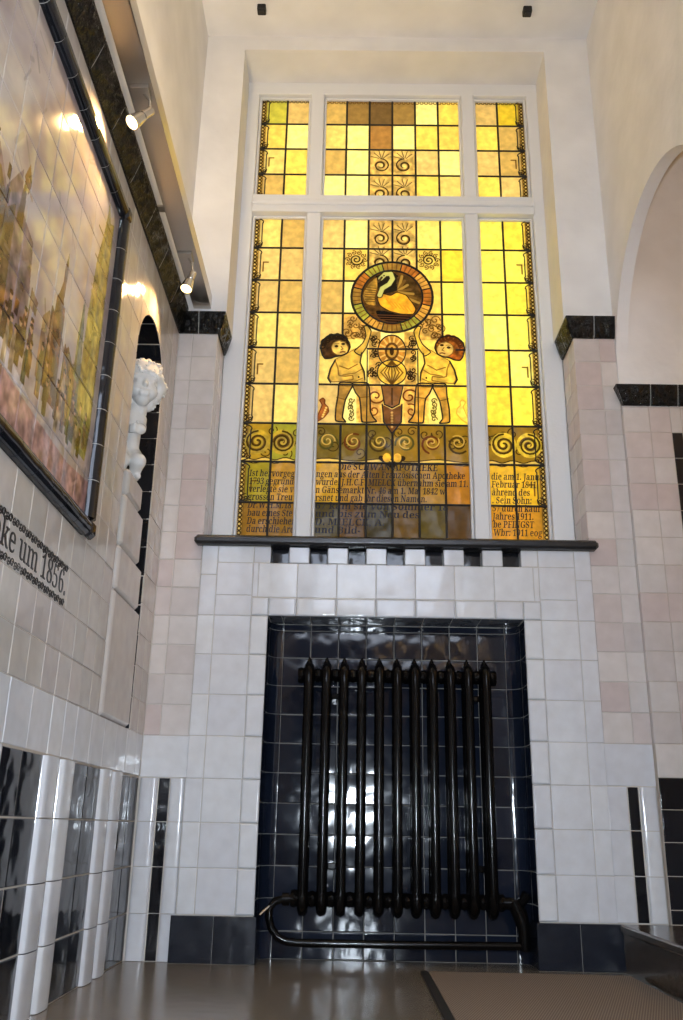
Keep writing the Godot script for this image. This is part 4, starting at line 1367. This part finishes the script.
# ------------------------------------------------------------------ things
func radiator() -> void:
	var o := top("radiator", "black cast iron column radiator standing in the dark tiled niche", "radiator")
	o.position = Vector3(0.0065, 0.0, -0.04)
	var N := 11
	var sec := B.new()
	var loop := []
	var rr := []
	for k in 4: loop.append(Vector3(0, lerpf(0.235, 0.945, k / 3.0), 0.042)); rr.append(0.0182)
	for k in 7:
		var a := PI * (k + 1) / 8.0
		loop.append(Vector3(0, 0.97 + 0.05 * sin(a), 0.042 * cos(a)))
		rr.append(0.019)
	for k in 4: loop.append(Vector3(0, lerpf(0.945, 0.235, k / 3.0), -0.042)); rr.append(0.0182)
	for k in 7:
		var a := PI * (k + 1) / 8.0
		loop.append(Vector3(0, 0.21 - 0.045 * sin(a), -0.042 * cos(a)))
		rr.append(0.019)
	sec.tube(loop, rr, 10, true)
	sec.lathe([Vector2(0.017, 1.024), Vector2(0.012, 1.036), Vector2(0.005, 1.05), Vector2(0.0, 1.058)], 8)
	for y in [0.205, 0.985]:            # hub bosses
		sec.lathe([Vector2(0.0, -0.0165), Vector2(0.03, -0.0165), Vector2(0.034, 0.0), Vector2(0.03, 0.0165), Vector2(0.0, 0.0165)], 14, Transform3D(Basis(Vector3(0, 0, 1), PI / 2.0), Vector3(0, y, 0.004)))
	var sm := sec.mesh()
	var nip := B.new()
	nip.lathe([Vector2(0.0, -0.022), Vector2(0.016, -0.02), Vector2(0.024, -0.009), Vector2(0.027, 0.0), Vector2(0.024, 0.009), Vector2(0.016, 0.02), Vector2(0.0, 0.022)], 12, Transform3D(Basis(Vector3(0, 0, 1), PI / 2.0), Vector3.ZERO))
	var nm := nip.mesh()
	for k in N:
		var x := -0.3325 + 0.0665 * k
		part(o, "section", sm, M.iron, Transform3D(Basis(), Vector3(x, 0, 0)))
		if k < N - 1:
			for y in [0.205, 0.985]: part(o, "nipple", nm, M.iron, Transform3D(Basis(), Vector3(x + 0.03325, y, 0.018)))
	for y in [0.205, 0.985]:        # the hubs' common tube, closed by plugs at both ends
		part(o, "hub_tube", B.new().tube([Vector3(-0.36, y, 0.006), Vector3(0.36, y, 0.006)], 0.0235, 14).mesh(), M.iron)
		for x in [-0.362, 0.362]: part(o, "end_plug", B.new().lathe([Vector2(0.0, -0.012), Vector2(0.027, -0.012), Vector2(0.03, 0.0), Vector2(0.027, 0.012), Vector2(0.0, 0.012)], 8, Transform3D(Basis(Vector3(0, 0, 1), PI / 2.0), Vector3(x, y, 0.006))).mesh(), M.iron)
	for k in [1, N - 2]:
		for y in [0.3, 0.9]: part(o, "wall_bracket", B.new().box(Vector3(-0.3325 + 0.0665 * k + 0.018, y, -0.095), Vector3(-0.3325 + 0.0665 * k + 0.048, y + 0.022, -0.02), 0.003).mesh(), M.iron)
	# supply pipe: from the hub, round the bend and along the floor to the valve
	var p := []
	for q in [[-0.35, 0.205], [-0.4, 0.203], [-0.428, 0.195], [-0.444, 0.175], [-0.447, 0.145], [-0.437, 0.11], [-0.415, 0.083], [-0.385, 0.069], [-0.34, 0.065], [0.1, 0.066], [0.43, 0.069]]: p.append(Vector3(q[0], q[1], 0.02))
	part(o, "pipe", B.new().tube(p, 0.0135, 12).mesh(), M.iron)
	var vb := B.new()
	vb.tube([Vector3(0.35, 0.205, 0.012), Vector3(0.405, 0.202, 0.016)], 0.02, 12)
	vb.tube([Vector3(0.405, 0.212, 0.016), Vector3(0.425, 0.17, 0.018), Vector3(0.437, 0.12, 0.02), Vector3(0.437, 0.056, 0.02)], [0.024, 0.027, 0.022, 0.02], 12)
	vb.tube([Vector3(0.42, 0.19, 0.016), Vector3(0.452, 0.235, 0.03)], [0.012, 0.02], 10)
	part(o, "valve", vb.mesh(), M.iron)
	part(o, "union_nut", B.new().tube([Vector3(-0.378, 0.204, 0.02), Vector3(-0.402, 0.203, 0.02)], 0.023, 6).mesh(), M.iron)
	part(o, "air_vent", B.new().tube([Vector3(-0.43, 0.195, 0.02), Vector3(-0.462, 0.165, 0.035), Vector3(-0.478, 0.152, 0.05)], 0.005, 8).mesh(), M.chrome)


func nets(b: B, prims: Array, lo: Vector3, hi: Vector3, cell: float, blend: float) -> B:
	# surface nets over tapered capsules joined smoothly: [a, b, ra, rb]
	var nx := int((hi.x - lo.x) / cell) + 2
	var ny := int((hi.y - lo.y) / cell) + 2
	var nz := int((hi.z - lo.z) / cell) + 2
	var d := PackedFloat32Array()
	d.resize(nx * ny * nz)
	for k in nz:
		for j in ny:
			for i in nx:
				var p := lo + Vector3(i, j, k) * cell
				var r := 1.0
				for q in prims:
					var a: Vector3 = q[0]
					var ab: Vector3 = q[1] - a
					var t := clampf((p - a).dot(ab) / maxf(ab.length_squared(), 1e-9), 0.0, 1.0)
					var e: float = (p - a - ab * t).length() - lerpf(q[2], q[3], t)
					if q.size() > 4:
						var hh := maxf(blend * 0.4 - absf(r + e), 0.0) / (blend * 0.4)
						r = maxf(r, -e) + hh * hh * blend * 0.1
					elif r > 0.9: r = e
					else:
						var h := maxf(blend - absf(r - e), 0.0) / blend
						r = minf(r, e) - h * h * blend * 0.25
				d[(k * ny + j) * nx + i] = r
	var id := {}
	var pts := PackedVector3Array()
	for k in nz - 1:
		for j in ny - 1:
			for i in nx - 1:
				var s := Vector3.ZERO
				var c := 0
				var neg := 0
				var w := []
				for q in 8:
					var e: float = d[((k + (q >> 2)) * ny + j + ((q >> 1) & 1)) * nx + i + (q & 1)]
					w.append(e)
					if e < 0.0: neg += 1
				if neg == 0 or neg == 8: continue
				for e in [[0, 1], [2, 3], [4, 5], [6, 7], [0, 2], [1, 3], [4, 6], [5, 7], [0, 4], [1, 5], [2, 6], [3, 7]]:
					var da: float = w[e[0]]
					var db: float = w[e[1]]
					if (da < 0.0) == (db < 0.0): continue
					var pa := Vector3(e[0] & 1, (e[0] >> 1) & 1, e[0] >> 2)
					var pb := Vector3(e[1] & 1, (e[1] >> 1) & 1, e[1] >> 2)
					s += pa.lerp(pb, da / (da - db))
					c += 1
				id[(k * ny + j) * nx + i] = pts.size()
				pts.append(lo + (Vector3(i, j, k) + s / c) * cell)
	var nn := PackedVector3Array()
	for p in pts:
		var q := ((p - lo) / cell).floor()
		var i := clampi(int(q.x), 0, nx - 2)
		var j := clampi(int(q.y), 0, ny - 2)
		var k := clampi(int(q.z), 0, nz - 2)
		var g := Vector3.ZERO
		for s in 8:
			var e: float = d[((k + (s >> 2)) * ny + j + ((s >> 1) & 1)) * nx + i + (s & 1)]
			g += Vector3(1 if s & 1 else -1, 1 if s & 2 else -1, 1 if s & 4 else -1) * e
		nn.append(g.normalized())
	for k in range(1, nz - 1):
		for j in range(1, ny - 1):
			for i in range(1, nx - 1):
				var a: float = d[(k * ny + j) * nx + i]
				for ax in 3:
					var o: Vector3i = [Vector3i(1, 0, 0), Vector3i(0, 1, 0), Vector3i(0, 0, 1)][ax]
					var e: float = d[((k + o.z) * ny + j + o.y) * nx + i + o.x]
					if (a < 0.0) == (e < 0.0): continue
					var u: Vector3i = [Vector3i(0, 1, 0), Vector3i(0, 0, 1), Vector3i(1, 0, 0)][ax]
					var t: Vector3i = [Vector3i(0, 0, 1), Vector3i(1, 0, 0), Vector3i(0, 1, 0)][ax]
					var m := []
					for f in [Vector3i.ZERO, u, u + t, t]: m.append(id.get(((k - f.z) * ny + j - f.y) * nx + i - f.x, -1))
					if m.has(-1): continue
					if a >= 0.0: m.reverse()
					b.quadn(pts[m[0]], pts[m[1]], pts[m[2]], pts[m[3]], nn[m[0]], nn[m[1]], nn[m[2]], nn[m[3]])
	return b


func statue() -> void:
	var pd := top("statue_pedestal", "stepped pale tiled pedestal filling the lower part of the black wall niche", "pedestal")
	for t in [[0.75, 1.15, 0.258, 0.616], [1.15, 1.30, 0.288, 0.606], [1.30, 1.48, 0.338, 0.598], [1.48, 1.575, 0.385, 0.585]]:
		part(pd, "tier", B.new().box(Vector3(-1.1, t[0], t[2]), Vector3(-0.922, t[1], t[3]), 0.012).mesh(), pick(M.cream))
	var o := top("cherub_statue", "white glazed ceramic cherub with thick curly hair in the wall niche", "statue")
	var f := Vector3(0.42, 0, 0.9).normalized()
	var s := Vector3(0.9, 0, -0.42).normalized()
	var c := Vector3(-0.966, 0, 0.455)
	var P := func(a: float, y: float, b: float) -> Vector3: return c + s * a + f * b + Vector3(0, y, 0)
	var hd := Vector3(0.02, -0.016, 0)
	var head := [
		[P.call(0, 1.945, 0.008) + hd, P.call(0, 1.985, 0.0) + hd, 0.053, 0.058],      # skull
		[P.call(0, 1.9, 0.03) + hd, P.call(0, 1.905, 0.026) + hd, 0.026, 0.03],        # chin
		[P.call(-0.025, 1.928, 0.036) + hd, P.call(-0.025, 1.933, 0.034) + hd, 0.026, 0.025],
		[P.call(0.025, 1.928, 0.036) + hd, P.call(0.025, 1.933, 0.034) + hd, 0.026, 0.025],
		[P.call(0, 1.97, 0.052) + hd, P.call(0, 1.944, 0.066) + hd, 0.006, 0.009],     # nose
		[P.call(-0.034, 1.978, 0.046) + hd, P.call(0.034, 1.978, 0.046) + hd, 0.012, 0.012],
		[P.call(-0.011, 1.919, 0.059) + hd, P.call(0.011, 1.919, 0.059) + hd, 0.007, 0.007],
		[P.call(-0.009, 1.907, 0.056) + hd, P.call(0.009, 1.907, 0.056) + hd, 0.007, 0.007],
		[P.call(0, 1.9, -0.01) + hd, P.call(0, 1.86, -0.012) + hd, 0.03, 0.028],       # neck
		[P.call(-0.025, 1.959, 0.064) + hd, P.call(-0.021, 1.959, 0.066) + hd, 0.011, 0.01, -1],     # eye sockets, mouth
		[P.call(0.025, 1.959, 0.064) + hd, P.call(0.021, 1.959, 0.066) + hd, 0.011, 0.01, -1],
		[P.call(-0.013, 1.913, 0.068) + hd, P.call(0.013, 1.913, 0.068) + hd, 0.0035, 0.0035, -1],
		[P.call(-0.023, 1.958, 0.05) + hd, P.call(-0.022, 1.958, 0.05) + hd, 0.0095, 0.0095],
		[P.call(0.023, 1.958, 0.05) + hd, P.call(0.022, 1.958, 0.05) + hd, 0.0095, 0.0095],
	]
	var pr := [
		[P.call(0.012, 1.88, -0.004), P.call(0, 1.83, -0.004), 0.028, 0.03],
		[P.call(-0.026, 1.822, 0.0), P.call(0.022, 1.822, 0.0), 0.025, 0.022],
		[P.call(0, 1.805, 0.0), P.call(-0.004, 1.69, 0.004), 0.034, 0.033],
		[P.call(0.028, 1.815, 0.004), P.call(0.024, 1.775, 0.03), 0.02, 0.018], [P.call(0.024, 1.775, 0.03), P.call(0.02, 1.752, 0.066), 0.018, 0.017],
		[P.call(-0.034, 1.815, 0.0), P.call(-0.046, 1.775, 0.02), 0.02, 0.018], [P.call(-0.046, 1.775, 0.02), P.call(-0.012, 1.75, 0.058), 0.018, 0.014],
		[P.call(0.012, 1.67, 0.006), P.call(0.022, 1.635, 0.056), 0.032, 0.026], [P.call(0.022, 1.635, 0.056), P.call(0.02, 1.598, 0.01), 0.026, 0.019],
		[P.call(-0.026, 1.67, 0.006), P.call(-0.034, 1.635, 0.05), 0.032, 0.026], [P.call(-0.034, 1.635, 0.05), P.call(-0.03, 1.598, 0.0), 0.025, 0.02],
		[P.call(0.026, 1.592, 0.0), P.call(0.03, 1.588, 0.036), 0.014, 0.011], [P.call(-0.026, 1.592, -0.004), P.call(-0.03, 1.588, 0.034), 0.014, 0.011],
		[P.call(-0.02, 1.588, 0.012), P.call(0.012, 1.588, 0.014), 0.014, 0.014],
	]
	for k in 4:         # fingers of the two hands, folded on the breast
		var y := 1.764 - 0.0085 * k
		pr.append([P.call(0.016, y, 0.068), P.call(-0.006, y - 0.003, 0.08), 0.006, 0.0048])
		pr.append([P.call(-0.006, y - 0.003, 0.08), P.call(-0.018, y - 0.006, 0.074), 0.0048, 0.004])
	pr.append([P.call(0.014, 1.768, 0.06), P.call(0.004, 1.782, 0.062), 0.0065, 0.005])
	var body := nets(B.new(), head, Vector3(-1.05, 1.83, 0.37), Vector3(-0.86, 2.045, 0.565), 0.0035, 0.008)
	nets(body, pr, Vector3(-1.06, 1.56, 0.38), Vector3(-0.87, 1.92, 0.57), 0.0045, 0.009)
	part(o, "body", body.mesh(), M.glaze)
	var hr := [[P.call(0, 2.02, -0.008) + hd, P.call(0, 1.985, -0.022) + hd, 0.044, 0.056]]
	for k in 9:
		var a := lerpf(-1.5, 1.5, k / 8.0)
		hr.append([P.call(0.062 * sin(a), 2.004 - 0.02 * absf(sin(a)), 0.048 * cos(a)) + hd, P.call(0.04 * sin(a), 2.03, 0.03 * cos(a)) + hd, 0.0185, 0.024])
	for q in [-1.0, 1.0]: hr.append([P.call(0.064 * q, 1.97, -0.004) + hd, P.call(0.03 * q, 1.893, -0.012) + hd, 0.028, 0.02])
	var hb := nets(B.new(), hr, Vector3(-1.06, 1.84, 0.34), Vector3(-0.84, 2.075, 0.58), 0.005, 0.012)
	var curls := RandomNumberGenerator.new()
	curls.seed = 8
	for k in 260:           # tight curls: small beads set into the surface of the hair
		var i := curls.randi() % (hb.v.size() if hb.v.size() < 40000 else 40000)
		var q := hb.v[i] - hb.n[i] * 0.002
		var rr := curls.randf_range(0.005, 0.0078)
		hb.lathe([Vector2(0.0, -rr), Vector2(rr * 0.7, -rr * 0.7), Vector2(rr, 0.0), Vector2(rr * 0.7, rr * 0.7), Vector2(0.0, rr)], 7, Transform3D(Basis(), q))
	part(o, "hair", hb.mesh(), M.glaze)


func light_track() -> void:
	var o := top("light_track", "long brushed steel lighting channel above the black moulding", "lighting channel")
	var b := B.new()
	b.box(Vector3(-0.876, 2.562, 0.0), Vector3(-0.8, 2.566, 2.7))
	b.box(Vector3(-0.803, 2.562, 0.0), Vector3(-0.8, 2.625, 2.7))
	b.box(Vector3(-0.876, 2.562, 0.0), Vector3(-0.873, 2.662, 2.7))
	part(o, "channel", b.mesh(), M.steel)
	var tm := std(c8(255, 240, 214), 0.4)
	tm.emission_enabled = true
	tm.emission = c8(255, 214, 150)
	tm.emission_energy_multiplier = 2.0
	for k in 3: part(o, "fluorescent_tube", B.new().tube([Vector3(-0.838, 2.588, 0.5 + 0.73 * k), Vector3(-0.838, 2.588, 1.2 + 0.73 * k)], 0.008, 10).mesh(), tm)
	var al := AreaLight3D.new()
	al.name = "light"
	al.area_size = Vector2(0.05, 2.2)
	al.position = Vector3(-0.838, 2.602, 1.6)
	al.rotation = Vector3(PI / 2.0, 0, 0)
	al.light_color = Color(1.0, 0.88, 0.69)
	al.light_energy = 1.6
	al.area_range = 8.0
	al.area_attenuation = 2.0
	al.shadow_enabled = true
	o.add_child(al)
	for z in [0.6, 1.9]: part(o, "bracket", B.new().box(Vector3(-0.918, 2.6, z), Vector3(-0.875, 2.61, z + 0.03)).mesh(), M.steel)
	var glow := std(c8(255, 236, 190), 0.3)
	glow.emission_enabled = true
	glow.emission = c8(255, 226, 160)
	glow.emission_energy_multiplier = 8.0
	var spots := [
		[Vector3(-0.838, 2.562, 1.225), Vector3(-0.803, 2.49, 1.222), Vector3(-0.848, 2.418, 1.25), "halogen spotlight under the steel channel aimed at the tile mural"],
		[Vector3(-0.845, 2.562, 0.385), Vector3(-0.81, 2.478, 0.39), Vector3(-0.825, 2.388, 0.417), "halogen spotlight under the steel channel aimed at the cherub niche"],
	]
	for q in spots:
		var at: Vector3 = q[0]
		var bk: Vector3 = q[1]
		var fc: Vector3 = q[2]
		var d := (fc - bk).normalized()
		var l := top("track_spotlight", q[3], "spotlight", "", "halogen spotlights on the channel")
		part(l, "mount_plate", B.new().box(at + Vector3(-0.028, -0.014, -0.03), at + Vector3(0.028, 0.0, 0.03), 0.002).mesh(), M.steel)
		part(l, "arm", B.new().tube([at + Vector3(0.01, -0.012, 0), at.lerp(bk, 0.5) + Vector3(0.012, 0, 0), bk + d * 0.012], 0.004, 8).mesh(), M.chrome)
		var bs := Basis(Quaternion(Vector3.UP, d))
		var hl := bk.distance_to(fc)
		var h := B.new().lathe([Vector2(0.0, 0.0), Vector2(0.014, 0.0), Vector2(0.0145, hl * 0.42), Vector2(0.0125, hl * 0.44), Vector2(0.0125, hl * 0.5), Vector2(0.018, hl * 0.52), Vector2(0.0235, hl * 0.96), Vector2(0.0235, hl), Vector2(0.021, hl), Vector2(0.017, hl * 0.8), Vector2(0.0, hl * 0.7)], 20, Transform3D(bs, bk))
		part(l, "head", h.mesh(), M.chrome)
		part(l, "bulb", B.new().lathe([Vector2(0.019, 0.0), Vector2(0.014, 0.005), Vector2(0.0, 0.007)], 16, Transform3D(bs, fc - d * 0.008)).mesh(), glow)
		var sp := SpotLight3D.new()
		sp.name = "light"
		sp.position = fc + d * 0.004
		sp.look_at_from_position(sp.position, sp.position + d, Vector3(0, 0, 1))
		sp.light_color = Color(1.0, 0.8, 0.52)
		sp.light_energy = 0.5
		sp.light_size = 0.018
		sp.spot_angle = 58.0
		sp.spot_angle_attenuation = 0.9
		sp.spot_range = 9.0
		sp.spot_attenuation = 2.0
		sp.shadow_enabled = true
		l.add_child(sp)


func small_things() -> void:
	for s in [[-0.638, "small dark ceiling box over the mural side of the window"], [0.618, "small dark ceiling box over the arch side of the window"]]:
		var o := top("ceiling_box", s[1], "ceiling fitting", "", "dark boxes on the ceiling")
		part(o, "housing", B.new().box(Vector3(s[0] - 0.02, CEIL - 0.035, 0.15), Vector3(s[0] + 0.02, CEIL, 0.19), 0.004).mesh(), M.rubber)
		part(o, "cover", B.new().box(Vector3(s[0] - 0.012, CEIL - 0.039, 0.158), Vector3(s[0] + 0.012, CEIL - 0.034, 0.182), 0.001).mesh(), M.ink)
	# lantern behind the camera and wall lamp in the passage
	var gm := std(c8(255, 240, 214), 0.4)
	gm.emission_enabled = true
	gm.emission = c8(255, 206, 130)
	gm.emission_energy_multiplier = 5.0
	var pr := []
	for k in 13: pr.append(Vector2(0.07 * sin(PI * k / 12.0), 2.0 - 0.07 * cos(PI * k / 12.0)))
	for q in [[0.3, "warm globe pendant hanging in front of the entrance door"], [0.74, "warm globe pendant hanging beside the arch side wall"]]:
		var g := top("pendant_lamp", q[1], "lamp", "", "globe pendants by the entrance")
		g.position = Vector3(q[0], 0, 5.0)
		part(g, "rod", B.new().tube([Vector3(0, 2.07, 0), Vector3(0, CEIL, 0)], 0.006, 8).mesh(), M.chrome)
		part(g, "globe", B.new().lathe(pr, 24).mesh(), gm)
		lamp(g, Vector3(0, 2.0, 0), 0.15, Color(1.0, 0.8, 0.54), 0.06)
	var w := top("wall_lamp", "warm globe lamp on the passage end wall", "lamp")
	w.position = Vector3(2.25, 2.35, 0.5)
	pr = []
	for k in 11: pr.append(Vector2(0.08 * sin(PI * k / 10.0), -0.08 * cos(PI * k / 10.0)))
	part(w, "globe", B.new().lathe(pr, 20).mesh(), gm)
	part(w, "bracket", B.new().tube([Vector3(0.06, 0, 0), Vector3(0.15, 0, 0)], 0.012, 8).mesh(), M.chrome)
	lamp(w, Vector3.ZERO, 0.12, Color(1.0, 0.76, 0.48), 0.07)
